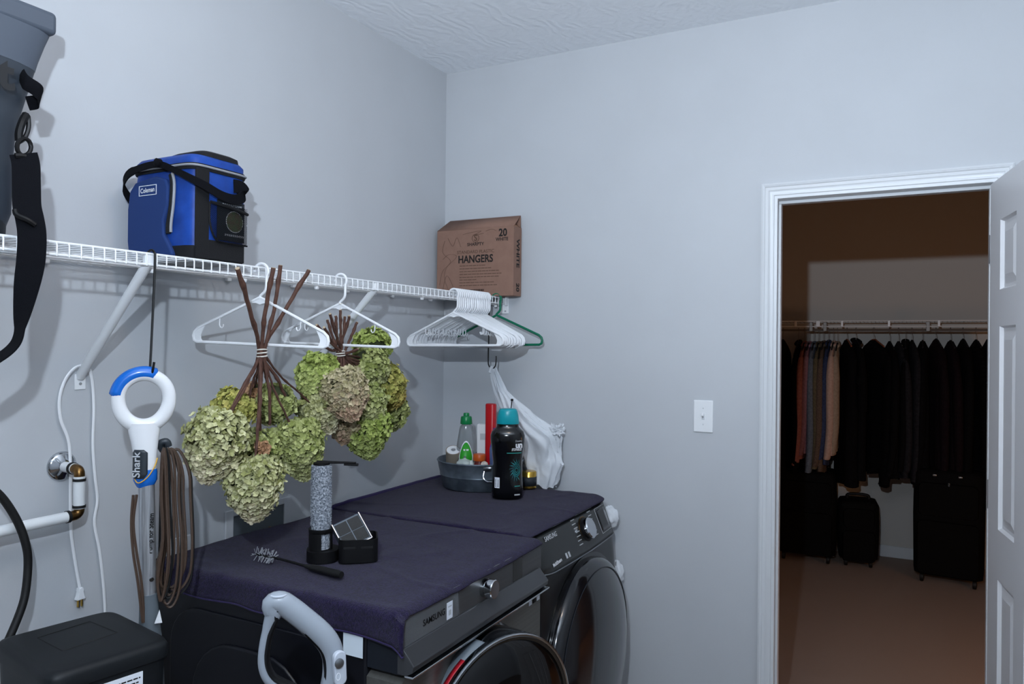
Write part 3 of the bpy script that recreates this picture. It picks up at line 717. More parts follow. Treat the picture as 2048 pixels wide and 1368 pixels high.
part(MB().tube([L(300.5, 1188), L(302, 1240), L(304, 1300), L(306, 1400)], [17*s, 19*s, 24*s, 26*s], 16), 'lower_body', 'grey_plastic', mp, world=False)
part(MB().lathe([(0.005, 0), (0.004, 0.003)], 10, Matrix.Translation(L(305, 1157, -0.0155)) @ Matrix.Rotation(PI/2, 4, 'X')), 'pole_button', 'chrome_dark', mp, world=False)
text('Pump for Steam', 0.0135, parent_mat(mp) @ (L(303, 1065)+Vector((0, -0.0158, 0))), parent_mat(mp).to_3x3() @ Vector((0.03, 0, 1)), parent_mat(mp).to_3x3() @ Vector((-1, 0, 0)), 'print_dark', mp, bold=0.0003)
part(MB().tube([L(326, 893, 0.02), L(324, 1000, 0.022), L(322, 1200, 0.022)], 6*s, 10), 'cord_post', 'black_plastic', mp, world=False)
part(MB().tube(spline([L(324, 905, 0.02), L(318, 890, 0.012), L(330, 886, 0.01), L(334, 896, 0.012)], 4), 7*s, 10), 'cord_hook', 'mop_grey', mp, world=False)
random.seed(11)
for i in range(11):
    wd = 8 + i*4.2; dx = random.uniform(-3, 3); bot = 1175 + random.uniform(0, 50); dep = -0.012 + 0.0042*i
    xl = 318 + random.uniform(-2, 6) + 1.2*i; xr = xl + wd*0.95
    loop = [L(xl, 905+i*1.2, dep), L((xl+xr)/2-2, 897+i, dep), L(xr-4+dx*0.3, 925+i*3, dep), L(xr+dx, 1010, dep+0.003), L(xr+4, 1110, dep), L(xr-2, bot-25, dep+0.002), L((xl+xr)/2-6, bot, dep), L(xl-7, bot-45, dep), L(xl+2+dx, 1080, dep), L(xl-2, 980, dep)]
    pts = spline(loop+[loop[0]], 5)[:-1]
    part(MB().tube(pts, 0.0029, 6, closed=True), 'cord_loop', 'cord_brown' if i % 4 != 2 else 'black_rubber', mp, world=False)
for k, off in enumerate((0, 6)):
    lf = [L(318, 935, -0.018), L(290+off, 966, -0.03), L(271+off, 985, -0.022), L(268+off*0.6, 1040, -0.018), L(272+off, 1100, -0.018), L(281+off, 1160, -0.018), L(290+off*0.5, 1240, -0.016)]
    part(MB().tube(spline(lf[2:], 6), 0.003, 6), 'cord_strand', 'cord_brown', mp, world=False)
part(MB().tube(spline([L(270.5, 950, -0.005), L(279, 962, -0.021), L(295, 952, -0.0245), L(308, 932, -0.019), L(313.5, 917, -0.004)], 6), 0.0012, 6), 'rubber_band', 'rubber_yellow', mp, world=False)

part(MB().prism([(0, 0), (14*s, 0), (9*s, 26*s)], 0.004, Matrix.Translation(L(311, 1242, -0.024)) @ Matrix.Rotation(PI/2, 4, 'X')), 'pad_tab', 'paper_white', mp, world=False)

# ------------------------------------------------------------------ white extension cord looped over the brace foot
ec = T('extension_cord', 'white extension cord looped over the shelf brace foot', 'cord', (0.012, -1.645, 1.2))
def flat(pts, name): part(MB().tube(spline(pts, 6), 0.0042, 8, ratio=0.55, up=(0, 1, 0)), name, 'plastic_white', ec, angle=60)
cd_pts = [at(160, 1178, x=0.012), at(150, 1120, x=0.012), at(142, 1060, x=0.011), at(141, 1000, x=0.010), at(141, 930, x=0.012), at(137, 880, x=0.011), at(122, 840, x=0.010), at(119, 800, x=0.010), at(128, 765, x=0.012), at(145, 740, x=0.018), at(163, 731, x=0.024), at(178, 738, x=0.018), at(185, 765, x=0.012), at(188, 820, x=0.011), at(186, 890, x=0.010), at(190, 950, x=0.010), at(195, 1000, x=0.010), at(189, 1045, x=0.010), at(199, 1100, x=0.010), at(208, 1180, x=0.010), at(212, 1260, x=0.010), at(214, 1330, x=0.010)]
flat(cd_pts, 'cable')
pp = at(160, 1188, x=0.012)
part(MB().loft([[(pp.x+a*0.0065, pp.y+b*hw, pp.z+dz) for a, b in ((-1, -1), (1, -1), (1, 1), (-1, 1))] for dz, hw in ((0.016, 0.005), (0.010, 0.0065), (0.006, 0.0055), (-0.006, 0.0085), (-0.010, 0.0105), (-0.013, 0.0105))]), 'plug', 'plastic_white', ec, bevel=0.001)
for k in (-1, 1): part(MB().box(pp.x-0.004, pp.x+0.004, pp.y+k*0.0045-0.0009, pp.y+k*0.0045+0.0009, pp.z-0.031, pp.z-0.012), 'prong', 'gold', ec)

# ------------------------------------------------------------------ water pipe with chrome flange
pi = T('water_pipe', 'white wall pipe with brass elbows and round chrome flange', 'pipe', (0, -1.692, 1.245))
part(MB().lathe([(0.036, 0), (0.0355, 0.003), (0.030, 0.008), (0.018, 0.011), (0.014, 0.014)], 32, Matrix.Translation((0, -1.692, 1.2455)) @ Matrix.Rotation(PI/2, 4, 'Y')), 'flange', 'chrome', pi)
part(MB().tube([(0.0, -1.692, 1.2455), (0.055, -1.6935, 1.2445)], 0.0125, 16), 'wall_stub', 'pvc_white', pi)
part(MB().tube(spline([(0.045, -1.6935, 1.2445), (0.064, -1.694, 1.244), (0.0715, -1.694, 1.2405), (0.074, -1.694, 1.233), (0.074, -1.694, 1.222)], 4), 0.0118, 14), 'brass_elbow', 'brass', pi)
part(MB().tube([(0.074, -1.694, 1.228), (0.074, -1.694, 1.152)], 0.0128, 16), 'vertical_pipe', 'pvc_white', pi)
part(MB().tube(spline([(0.074, -1.694, 1.158), (0.074, -1.694, 1.146), (0.0735, -1.699, 1.139), (0.073, -1.708, 1.137), (0.073, -1.720, 1.137)], 4), 0.0118, 14), 'brass_elbow', 'brass', pi)
part(MB().tube([(0.073, -1.716, 1.137), (0.072, -2.3, 1.130)], 0.0128, 16), 'long_pipe', 'pvc_white', pi)
for p, q in (((0.044, -1.6935, 1.2445), (0.051, -1.6935, 1.2445)), ((0.074, -1.694, 1.223), (0.074, -1.694, 1.217)), ((0.074, -1.694, 1.160), (0.074, -1.694, 1.154)), ((0.073, -1.717, 1.137), (0.073, -1.724, 1.137))):
    part(MB().tube([p, q], 0.0145, 16), 'crimp_ring', 'black_rubber', pi)

# ------------------------------------------------------------------ black hose at far left
hp = [at(-60, 960, x=0.09), at(-20, 975, x=0.095), at(8, 1000, x=0.10), at(36, 1045, x=0.105), at(52, 1090, x=0.11), at(56, 1130, x=0.11), at(50, 1190, x=0.115), at(36, 1235, x=0.12), at(12, 1290, x=0.125), at(-10, 1330, x=0.13)]
top(MB().tube(spline(hp, 6), 0.0085, 12), 'hose', 'black_rubber', 'thick black hose curving down the wall at the left edge', 'hose', hp[5], angle=60)

# ------------------------------------------------------------------ black lidded bin
bz = 0.955
c0, c1, c2, c3 = at(-8, 1279, z=bz), at(214, 1215, z=bz), at(345, 1272, z=bz), at(95, 1362, z=bz)
bc_ = (c0+c1+c2+c3)/4
ex = ((c2-c1)+(c3-c0))*0.5; ey = ((c1-c0)+(c2-c3))*0.5
ang = math.atan2(ex.y, ex.x); lw, ld = ex.length/2, ey.length/2
tb = T('storage_bin', 'tall black plastic bin with flat lid and printed label', 'bin', (bc_.x, bc_.y, 0), ang)
def rr(hx, hy, z, e=9): return [(u*hx, v*hy, z) for u, v in [sq(2*PI*k/48+PI/4, e) for k in range(48)]]
part(MB().loft([rr(lw-0.03, ld-0.03, 0.0), rr(lw-0.03, ld-0.03, 0.02), rr(lw-0.004, ld-0.004, bz-0.030)]), 'body', 'bin_black', tb, world=False, angle=50)
part(MB().loft([rr(lw-0.004, ld-0.004, bz-0.036), rr(lw, ld, bz-0.034), rr(lw+0.001, ld+0.001, bz-0.012), rr(lw-0.004, ld-0.004, bz-0.003), rr(lw-0.014, ld-0.014, bz)]), 'lid', 'bin_black', tb, world=False, angle=50)
ip = [parent_mat(tb).inverted() @ at(a, b, z=bz) for a, b in ((75, 1276), (180, 1243), (235, 1265), (125, 1302))]
gv = MB()
for i in range(4):
    a, b = ip[i], ip[(i+1) % 4]; gv.tube([(a.x, a.y, bz), (b.x, b.y, bz)], 0.0011, 5)
part(gv, 'lid_groove', 'black_rubber', tb, world=False)
lbw = -ld-0.0008 if False else None
fxl = lw-0.0042
part(MB().box(fxl, fxl+0.002, -0.085, 0.055, bz-0.23, bz-0.046, Matrix.Rotation(0.0, 4, 'Z')), 'label_sheet', 'label_white', tb, world=False)
part(MB().box(fxl+0.0016, fxl+0.0026, -0.084, -0.012, bz-0.229, bz-0.048), 'label_panel', 'label_blue', tb, world=False)
dl = MB(); random.seed(5)
for r_ in range(7):
    z = bz-0.056-0.008*r_; y = -0.006
    while y < 0.048:
        l = random.uniform(0.004, 0.010); dl.box(fxl+0.0018, fxl+0.0026, y, min(y+l, 0.05), z-0.0012, z+0.0012); y += l+0.002
for r_ in range(3):
    z = bz-0.070-0.014*r_; y = -0.072
    while y < -0.022:
        l = random.uniform(0.006, 0.012); dl.box(fxl+0.0024, fxl+0.0032, y, y+l, z-0.003, z+0.003); y += l+0.003
part(dl, 'label_print', 'print_dark', tb, world=False)

# ------------------------------------------------------------------ dried hydrangea bunches
def flower_head(parent, name_mat, c, axis, Ln, R, n, seed, size=0.0088, ripe_from=0.45):
    """one panicle of four-petalled florets round a core; axis points from stem to tip"""
    n = int(n*3.4); rnd = random.Random(seed); ax = Vector(axis).normalized()
    u = ax.orthogonal().normalized(); v = ax.cross(u); c = Vector(c)
    def prof(t):                                   # t 0 = stem end, 1 = tip
        return R*max(0.16, (math.sin(PI*min(1, max(0, (t*0.83+0.14)))**0.84))**0.70)
    core = MB(); rings = []
    for i in range(9):
        t = i/8; q = c + ax*((t-0.5)*Ln*0.9); r = prof(t)*0.72
        rings.append([q + u*(r*math.cos(a)) + v*(r*math.sin(a)) for a in [2*PI*k/14 for k in range(14)]])
    core.loft(rings)
    vs, fs, ripe = [], [], []
    for i in range(n):
        t = (i+rnd.random())/n; t = t**0.92; a = i*2.39996 + rnd.uniform(-0.3, 0.3)
        bump = noise.noise(Vector((math.cos(a)*1.9+seed, math.sin(a)*1.9, t*5)))*0.11
        r = prof(t)*(0.93+bump*1.9+rnd.uniform(-0.20, 0.09)+(rnd.uniform(0.05, 0.16) if rnd.random() < 0.14 else 0))
        rad = u*math.cos(a)+v*math.sin(a)
        p = c + ax*((t-0.5)*Ln + rnd.uniform(-0.004, 0.004)) + rad*r
        slope = (t-0.40)*1.7
        nn = (rad + ax*slope + Vector((rnd.uniform(-.7, .7), rnd.uniform(-.7, .7), rnd.uniform(-.7, .7)))).normalized()
        e1 = nn.orthogonal().normalized(); e2 = nn.cross(e1); ph = rnd.uniform(0, PI); sz = size*rnd.uniform(0.75, 1.2)
        o = len(vs); vs.append(p - nn*0.003); fr = []
        rp = max(0, min(1, (t-ripe_from)*1.5 + rnd.uniform(-0.35, 0.35)))
        ripe.append(rp)
        for k in range(4):
            b = ph + k*PI/2 + rnd.uniform(-0.15, 0.15); d = e1*math.cos(b)+e2*math.sin(b); w_ = nn.cross(d)
            lift = rnd.uniform(-0.15, 0.55); l = sz*rnd.uniform(0.85, 1.1); hw = l*0.52
            for (fl, fw, fz) in ((0.45, -1, 0.10), (0.92, -0.62, 0.30), (1.02, 0.1, 0.34), (0.88, 0.7, 0.28), (0.42, 1, 0.10)):
                vs.append(p + d*(l*fl) + w_*(hw*fw) + nn*(l*fz*lift*1.6)); ripe.append(rp)
            q = o+1+k*5
            fs += [(o, q, q+1), (o, q+1, q+2), (o, q+2, q+3), (o, q+3, q+4)]
    mb = MB(); mb.v = vs; mb.f = fs
    Mi = parent_mat(parent).inverted()
    me = bpy.data.meshes.new('flower_head'); me.from_pydata([tuple(Mi @ x) for x in vs], [], fs); me.update()
    at_ = me.attributes.new('ripe', 'FLOAT', 'POINT'); at_.data.foreach_set('value', ripe)
    me.materials.append(MATS[name_mat])
    ob = bpy.data.objects.new('flower_head', me); col.objects.link(ob); ob.parent = parent; ob['kind'] = 'stuff'
    PM[ob.name] = parent_mat(parent).copy()
    part(core, 'filler_core', 'flower_core', ob, angle=60)  # dark filler added inside each head to block see-through between florets
    return ob
def stem(parent, pts, r0, r1, seed):
    rnd = random.Random(seed); P = spline(pts, 7); n = len(P)
    rad = [r0+(r1-r0)*i/(n-1) for i in range(n)]
    for k in range(3, n-2, 6): rad[k] *= 1.35                      # nodes on the twig
    P = [p + Vector((rnd.uniform(-1, 1), rnd.uniform(-1, 1), 0))*0.0012 for p in P]
    part(MB().tube(P, rad, 7), 'stem', 'twig', parent, angle=50)
    d = (P[0]-P[1]).normalized()
    part(MB().tube([P[0]-d*0.0005, P[0]+d*0.0012], rad[0]*0.93, 7), 'cut_end', 'twig_cut', parent)
def bunch_tie(parent, p, r, dz=0.012):
    for k in range(3):
        z = p.z - dz/2 + dz*k/2
        part(MB().tube([(p.x+r*math.cos(a), p.y+r*math.sin(a), z+0.0015*math.sin(a+k)) for a in [2*PI*j/20 for j in range(20)]], 0.0019, 6, closed=True), 'string', 'string_white', parent)
tie = at(522, 706, x=0.326)
b1 = T('hydrangea_bunch', 'long-stemmed pale dried hydrangea bunch tied to the left hanger', 'flowers', tie, group='dried hydrangea bunches')
# (px, py, x, mat, length, radius, n, axis)
heads1 = [((430, 893), 0.355, 'fl_pale', 0.165, 0.072, 420, (0.0, -0.30, -0.9)),
          ((508, 978), 0.400, 'fl_pale', 0.150, 0.068, 400, (0.05, -0.04, -1)),
          ((600, 900), 0.345, 'fl_green', 0.160, 0.064, 420, (0.1, 0.12, -1)),
          ((640, 828), 0.300, 'fl_pale', 0.125, 0.056, 320, (0.25, 0.45, -0.85)),
          ((545, 812), 0.270, 'fl_green', 0.105, 0.056, 280, (-0.5, 0.1, -0.8)),
          ((462, 825), 0.285, 'fl_yellow', 0.105, 0.052, 260, (-0.4, -0.45, -0.8)),
          ((520, 905), 0.305, 'fl_green', 0.11, 0.054, 260, (-0.1, 0, -1)),
          ((507, 790), 0.235, 'fl_brown', 0.060, 0.028, 60, (-0.6, 0, -0.8))]
for i, (q, x, mt, Ln, R, n, axd) in enumerate(heads1):
    flower_head(b1, mt, at(q[0], q[1], x=x), axd, Ln, R, n, 20+i)
    hc = at(q[0], q[1], x=x); stem(b1, [tie+Vector((0.004, 0, 0.006)), tie.lerp(hc, 0.3)+Vector((0, 0, -0.008)), tie.lerp(hc, 0.65), hc], 0.0030, 0.0024, 80+i)
flower_head(b1, 'fl_brown', at(525, 898, x=0.372), (0.3, 0, -0.8), 0.034, 0.016, 22, 40)
tops = [((475, 537), 0.395, 0.0062), ((547, 536), 0.385, 0.0060), ((561, 531), 0.36, 0.0055), ((618, 541), 0.375, 0.0058)]
ends = [((455, 830), 0.33), ((512, 900), 0.37), ((540, 850), 0.335), ((575, 805), 0.315)]
offs = [(-0.006, -0.004), (0.003, -0.006), (0.005, 0.004), (-0.003, 0.006)]
for i in range(4):
    tp = at(*tops[i][0], x=tops[i][1]); en = at(*ends[i][0], x=ends[i][1]); tq = tie+Vector((offs[i][0]+0.004, offs[i][1], 0))
    mid = tp.lerp(tq, 0.5)+Vector((0, 0.006*(-1)**i, 0))
    stem(b1, [tp, mid, tq, tq.lerp(en, 0.5)+Vector((0.006, 0, 0)), en], tops[i][2], 0.0036, 60+i)
for i, (q, x) in enumerate((((519, 860), 0.32), ((500, 790), 0.30), ((514, 900), 0.345))):
    en = at(*q, x=x); stem(b1, [tie+Vector((0.005, -0.003+0.003*i, 0.02)), tie+Vector((0.004, 0.003-0.004*i, -0.01)), tie.lerp(en, 0.6), en], 0.004, 0.003, 70+i)
bunch_tie(b1, tie+Vector((0.004, 0, 0)), 0.0125, 0.016)
tie2 = at(680, 707, x=0.318)
b2 = T('hydrangea_bunch', 'short-stemmed lime green dried hydrangea bunch tied to the middle hanger', 'flowers', tie2, group='dried hydrangea bunches')
heads2 = [((742, 690), 0.215, 'fl_lime', 0.120, 0.062, 300, (-0.7, 0.5, 0.25)),
          ((742, 738), 0.30, 'fl_green', 0.125, 0.066, 340, (0.2, 0.7, -0.6)),
          ((770, 778), 0.285, 'fl_yellow', 0.160, 0.076, 460, (0.15, 0.8, -0.55)),
          ((690, 792), 0.365, 'fl_pink', 0.145, 0.070, 420, (0.45, 0.05, -0.9)),
          ((632, 755), 0.285, 'fl_lime', 0.130, 0.062, 340, (0.0, -0.75, -0.6)),
          ((733, 865), 0.315, 'fl_lime', 0.160, 0.076, 460, (0.1, 0.15, -1)),
          ((780, 828), 0.235, 'fl_green', 0.125, 0.064, 320, (-0.4, 0.5, -0.7)),
          ((690, 845), 0.285, 'fl_pink', 0.12, 0.060, 300, (0, -0.1, -1)),
          ((735, 812), 0.335, 'fl_green', 0.12, 0.062, 300, (0.3, 0.3, -0.9))]
for i, (q, x, mt, Ln, R, n, axd) in enumerate(heads2):
    flower_head(b2, mt, at(q[0], q[1], x=x), axd, Ln, R, n, 120+i)
    hc = at(q[0], q[1], x=x); stem(b2, [tie2+Vector((0, 0, 0.004)), tie2.lerp(hc, 0.35)+Vector((0, 0, -0.006)), tie2.lerp(hc, 0.7), hc], 0.0034, 0.0026, 180+i)
t2 = [((634, 650), 0.33), ((648, 655), 0.35), ((655, 640), 0.30), ((660, 628), 0.36), ((672, 632), 0.31), ((681, 621), 0.34), ((690, 634), 0.30), ((699, 632), 0.36), ((714, 645), 0.34), ((716, 698), 0.37), ((645, 690), 0.30)]
e2 = [((632, 740), 0.29), ((645, 760), 0.30), ((690, 780), 0.35), ((700, 775), 0.34), ((715, 745), 0.33), ((735, 745), 0.30), ((750, 735), 0.30), ((665, 770), 0.33), ((700, 840), 0.32), ((740, 720), 0.27), ((640, 770), 0.31)]
for i in range(len(t2)):
    tp = at(*t2[i][0], x=t2[i][1]); en = at(*e2[(i*4+1) % 11][0], x=e2[(i*4+1) % 11][1]); a = i*2.4
    tq = tie2+Vector((0.008*math.cos(a), 0.008*math.sin(a), random.uniform(-0.003, 0.003)))
    stem(b2, [tp, tp.lerp(tq, 0.55)+Vector((0, 0, -0.004)), tq, tq.lerp(en, 0.55), en], 0.0042, 0.0034, 160+i)
bunch_tie(b2, tie2, 0.0145, 0.012)
for k, dy in enumerate((-0.006, 0.007)):
    part(MB().tube([tie2+Vector((0.002, dy, 0.003)), Vector((0.313, -1.046+dy*0.6, 1.60)), Vector((0.309, -1.045+dy*0.2, 1.664))], 0.0011, 6), 'string', 'string_white', b2)
part(MB().tube([(0.309+0.006*math.cos(a), -1.0458+0.005*math.sin(a), 1.667) for a in [2*PI*j/14 for j in range(14)]], 0.0014, 6, closed=True), 'string', 'string_white', b2)
part(MB().tube(spline([tie+Vector((0.005, 0.008, 0.0)), (0.322, -1.352, 1.548), (0.312, -1.350, 1.557), (0.304, -1.352, 1.548), (0.315, -1.360, 1.525)], 4), 0.0013, 6), 'string', 'string_white', b1)

# ------------------------------------------------------------------ washer (near)
wx0, wx1, wy0, wy1, wzt = 0.07, 0.87, -1.495, -0.811, 0.972
wa = T('washing_machine', 'dark front-load washer with round door ajar under a purple towel', 'washer', (0.45, -1.153, 0))
part(MB().box(wx0, 0.775, wy0, wy1, 0.02, wzt), 'cabinet', 'washer_black', wa, bevel=0.006)
def rrect(x0, x1, z0, z1, r, n=6):
    out = []
    for cx, cz, a0 in ((x1-r, z1-r, 0), (x0+r, z1-r, PI/2), (x0+r, z0+r, PI), (x1-r, z0+r, 1.5*PI)):
        for k in range(n+1): a = a0+PI/2*k/n; out.append((cx+r*math.cos(a), cz+r*math.sin(a)))
    return out
Ms = Matrix.Translation((0, wy0, 0)) @ Matrix.Rotation(PI/2, 4, 'X')
part(MB().prism(rrect(0.15, 0.70, 0.10, 0.885, 0.10), 0.006, Ms, z0=-0.001), 'pressed_panel', 'washer_black', wa, bevel=0.005, bseg=3)
part(MB().prism(rrect(0.24, 0.62, 0.16, 0.82, 0.14), 0.011, Ms, z0=0.003), 'pressed_panel', 'washer_black', wa, bevel=0.006, bseg=3)
part(MB().box(0.775, wx1-0.003, wy0+0.001, wy1-0.001, 0.846, wzt+0.004), 'panel_housing', 'washer_side', wa, bevel=0.003)
part(MB().box(wx1-0.005, wx1, wy0, wy1, 0.873, wzt+0.004), 'control_panel', 'washer_panel', wa, bevel=0.0015)
part(MB().box(wx1-0.001, wx1+0.0006, -0.99, -0.935, 0.905, 0.972), 'display', 'dryer_panel', wa)
part(MB().box(wx1-0.001, wx1+0.0004, -1.2708, -1.2696, 0.885, wzt), 'panel_seam', 'print_dark', wa)
rp = [(0.862, 0.906), (0.873, 0.906), (0.902, 0.874), (0.900, 0.862), (0.884, 0.853), (0.862, 0.853)]
Mr = Matrix(((1, 0, 0, 0), (0, 0, 1, 0), (0, 1, 0, 0), (0, 0, 0, 1)))
part(MB().prism(rp, 0.668, Matrix.Translation((0, wy0-0.002, 0)) @ Mr), 'handle_ridge', 'washer_ridge', wa, bevel=0.002)
part(MB().box(0.880, 0.9035, wy0-0.0054, wy1-0.013, 0.8485, 0.8535), 'chrome_edge', 'chrome', wa, bevel=0.0012)
part(MB().prism([(x*1.0, z) for x, z in rp], 0.003, Matrix.Translation((0.0006, wy0-0.0052, 0)) @ Mr), 'ridge_end_cap', 'washer_ridge', wa)
# lower front with round opening
fc, fr_ = (-1.153, 0.60), 0.232
nf = 64; vsf = []; 
fm = MB(); ringf = []
for dep in (wx1-0.002, wx1-0.085):
    ringf.append([(dep, fc[0]+fr_*math.cos(2*PI*k/nf), fc[1]+fr_*math.sin(2*PI*k/nf)) for k in range(nf)])
def sqpt(a, x):
    c_, s_ = math.cos(a), math.sin(a); hy = (wy1-wy0)/2-0.001
    cands = []
    if abs(c_) > 1e-6: cands.append(((wy1-0.001-fc[0]) if c_ > 0 else (wy0+0.001-fc[0]))/c_)
    if abs(s_) > 1e-6: cands.append(((0.850-fc[1]) if s_ > 0 else (0.03-fc[1]))/s_)
    t = min(cands); return (x, fc[0]+c_*t, fc[1]+s_*t)
outer = [sqpt(2*PI*k/nf, wx1-0.002) for k in range(nf)]; outer_b = [sqpt(2*PI*k/nf, 0.776) for k in range(nf)]
fm.loft([outer_b, outer, ringf[0], ringf[1]], caps=False)
part(fm, 'front_panel', 'washer_front', wa, angle=30)
part(MB().lathe([(0.236, 0.0), (0.240, 0.004), (0.234, 0.010), (0.226, 0.006), (0.215, -0.02), (0.20, -0.05), (0.185, -0.06)], 56, Matrix.Translation((wx1-0.003, fc[0], fc[1])) @ Matrix.Rotation(PI/2, 4, 'Y'), caps=False), 'port_ring', 'glass_black', wa, angle=50)
part(MB().lathe([(0.19, -0.08), (0.001, -0.081)], 40, Matrix.Translation((wx1-0.003, fc[0], fc[1])) @ Matrix.Rotation(PI/2, 4, 'Y')), 'drum', 'steel', wa)
dph = math.radians(20)
dnm = Vector((math.cos(dph), -math.sin(dph), 0))
dc = Vector((0.955, -1.19, 0.622))
Mdo = Matrix.Translation(dc) @ Matrix((Vector((0, 0, 1)), Vector((math.sin(dph), math.cos(dph), 0)), dnm)).transposed().to_4x4()
wd = part(MB().lathe([(0.17, -0.095), (0.205, -0.090), (0.2205, -0.074), (0.225, -0.006), (0.224, 0.0), (0.216, 0.004), (0.209, 0.002), (0.206, -0.004)], 64, Mdo, caps=False), 'door', 'chrome_dark', wa, angle=35)
part(MB().lathe([(0.2175, 0.0), (0.2235, 0.0015), (0.2245, 0.004), (0.2215, 0.0055), (0.2175, 0.004)], 64, Mdo, caps=False), 'door_rim', 'chrome', wd, angle=35)
part(MB().lathe([(0.208, -0.002), (0.19, 0.010), (0.13, 0.020), (0.06, 0.024), (0.001, 0.025)], 56, Mdo), 'door_glass', 'glass_black', wd, angle=60)
part(MB().lathe([(0.17, -0.095), (0.14, -0.11), (0.001, -0.115)], 40, Mdo, caps=False), 'inner_bowl', 'glass_black', wd, angle=60)
def door_arc(a0, a1, z0, z1, r0, r1, n=14):
    m_ = MB(); vs = []
    for k in range(n+1):
        a = a0+(a1-a0)*k/n
        for r, z in ((r0, z0), (r1, z1)): vs.append(Mdo @ Vector((r*math.cos(a), r*math.sin(a), z)))
    m_.add(vs, [(2*k, 2*k+2, 2*k+3, 2*k+1) for k in range(n)]); return m_
part(door_arc(-0.25, -0.95, -0.068, -0.010, 0.2222, 0.2262), 'warning_sticker', 'sticker_grey', wd, solid=0.0006)
part(door_arc(-0.95, -1.22, -0.068, -0.010, 0.2222, 0.2262), 'red_sticker', 'sticker_red', wd, solid=0.0006)
part(door_arc(-0.55, -1.45, -0.024, -0.008, 0.2256, 0.2272), 'red_sticker', 'sticker_red', wd, solid=0.0007)
part(door_arc(-1.22, -1.75, -0.068, -0.010, 0.2222, 0.2262), 'white_sticker', 'label_white', wd, solid=0.0006)
part(MB().box(wx1-0.004, 0.93, -1.405, -1.375, 0.56, 0.68), 'door_hinge', 'chrome_dark', wa, bevel=0.004)
# knob, labels
Mk = Matrix.Translation((wx1, -1.148, 0.937)) @ Matrix.Rotation(PI/2, 4, 'Y')
kb = part(MB().lathe([(0.023, 0), (0.023, 0.010), (0.0205, 0.011), (0.0205, 0.013), (0.0235, 0.014), (0.0235, 0.030), (0.022, 0.0325), (0.001, 0.0325)], 40, Mk), 'knob', 'chrome', wa, angle=30)
part(MB().lathe([(0.0205, 0.0326), (0.001, 0.0332)], 32, Mk), 'knob_face', 'trim_grey', kb)
text('SAMSUNG', 0.0205, (wx1+0.0016, -1.375, 0.934), (0, 1, 0), (0, 0, 1), 'print_dark', wa, bold=0.0003, stretch=0.95)
part(MB().box(wx1, wx1+0.0012, -1.322, -1.297, 0.910, 0.950), 'energy_label', 'label_white', wa, bevel=0.003)
sl = MB().box(wx1+0.0012, wx1+0.0015, -1.317, -1.302, 0.938, 0.941).box(wx1+0.0012, wx1+0.0015, -1.315, -1.304, 0.919, 0.931)
part(sl, 'label_print', 'print_grey', wa)
part(MB().box(wx1+0.0003, wx1+0.0009, -1.488, -1.271, 0.876, 0.966), 'protective_film', 'film', wa)
part(MB().add([(wx1+0.0012, -1.282, 0.968), (wx1+0.006, -1.303, 0.962), (wx1+0.012, -1.298, 0.948), (wx1+0.004, -1.272, 0.900), (wx1+0.0012, -1.270, 0.955)], [(0, 1, 2, 3, 4)]), 'film_curl', 'film', wa, solid=0.0003)
for y, mt in ((-0.878, 'label_white'), (-0.853, 'print_dark'), (-0.828, 'label_white')):
    part(MB().box(wx1-0.002, wx1-0.0008, y-0.009, y+0.009, 0.810, 0.832), 'front_sticker', mt, wa)
part(MB().box(0.718, 0.772, wy0-0.0085, wy0-0.0075, 0.868, 0.945), 'paper_tag', 'tape_white', wa)
for y in (wy0+0.05, wy1-0.05):
    for x in (0.12, 0.80): part(MB().lathe([(0.02, 0), (0.022, 0.02)], 12, Matrix.Translation((x, y, 0))), 'foot', 'black_rubber', wa)

# ------------------------------------------------------------------ dryer (far)
dy0, dy1 = -0.802, -0.116
dr = T('dryer', 'dark grey dryer with bulging round door beside the wall', 'dryer', (0.45, -0.46, 0))
def bow(y): return 0.016*(1-((y-(dy0+dy1)/2)/0.343)**2)
def crn(y):                                                     # rounded vertical corners in plan
    e = min(y-dy0, dy1-y); return -0.030*max(0, 1-e/0.035)**2
def dsec(y):
    b = bow(y)+crn(y)
    return [(0.07, 0.02), (0.845+b, 0.02), (0.860+b, 0.20), (0.858+b, 0.70), (0.846+b, 0.838), (0.848+b*0.9, 0.846), (0.800+b*0.5, 0.968), (0.790+b*0.4, 0.974), (0.07, 0.974)]
ys = [dy0+(dy1-dy0)*k/28 for k in range(29)]
ys = sorted(set(ys + [dy0+0.006, dy0+0.015, dy1-0.006, dy1-0.015]))
body = MB().loft([[(x, y, z) for x, z in dsec(y)] for y in ys])
part(body, 'cabinet', 'dryer_body', dr, angle=28)
def dface(y, t, off=0.0):                                       # point on the slanted panel, t 0 bottom .. 1 top
    b = bow(y)+crn(y); a = Vector((0.848+b*0.9, y, 0.846)); c = Vector((0.800+b*0.5, y, 0.968)); p = a.lerp(c, t)
    n_ = Vector((0.93, 0, 0.37)); return p + n_*off
pn = MB().grid(30, 6, lambda u, v: dface(dy0+0.004+(dy1-dy0-0.008)*u, 0.03+0.95*v + (0.16*max(0, 1-(u*0.686)/0.12)**2 if v < 0.01 else 0), 0.0025))
part(pn, 'control_panel', 'dryer_panel', dr, angle=40, solid=0.004)
part(MB().tube([dface(dy0+0.003+(dy1-dy0-0.006)*k/30, 0.03 + 0.16*max(0, 1-(k/30*0.686)/0.12)**2, 0.004) for k in range(31)], 0.0022, 6), 'panel_trim', 'trim_grey', dr)
part(MB().tube([dface(dy0+0.02+(dy1-dy0-0.04)*k/30, 0.985, 0.003) for k in range(31)], 0.0014, 6), 'panel_trim', 'trim_grey', dr)
kn = Vector((0.93, 0, 0.37)).normalized(); kq = dface(-0.385, 0.56, 0.004)
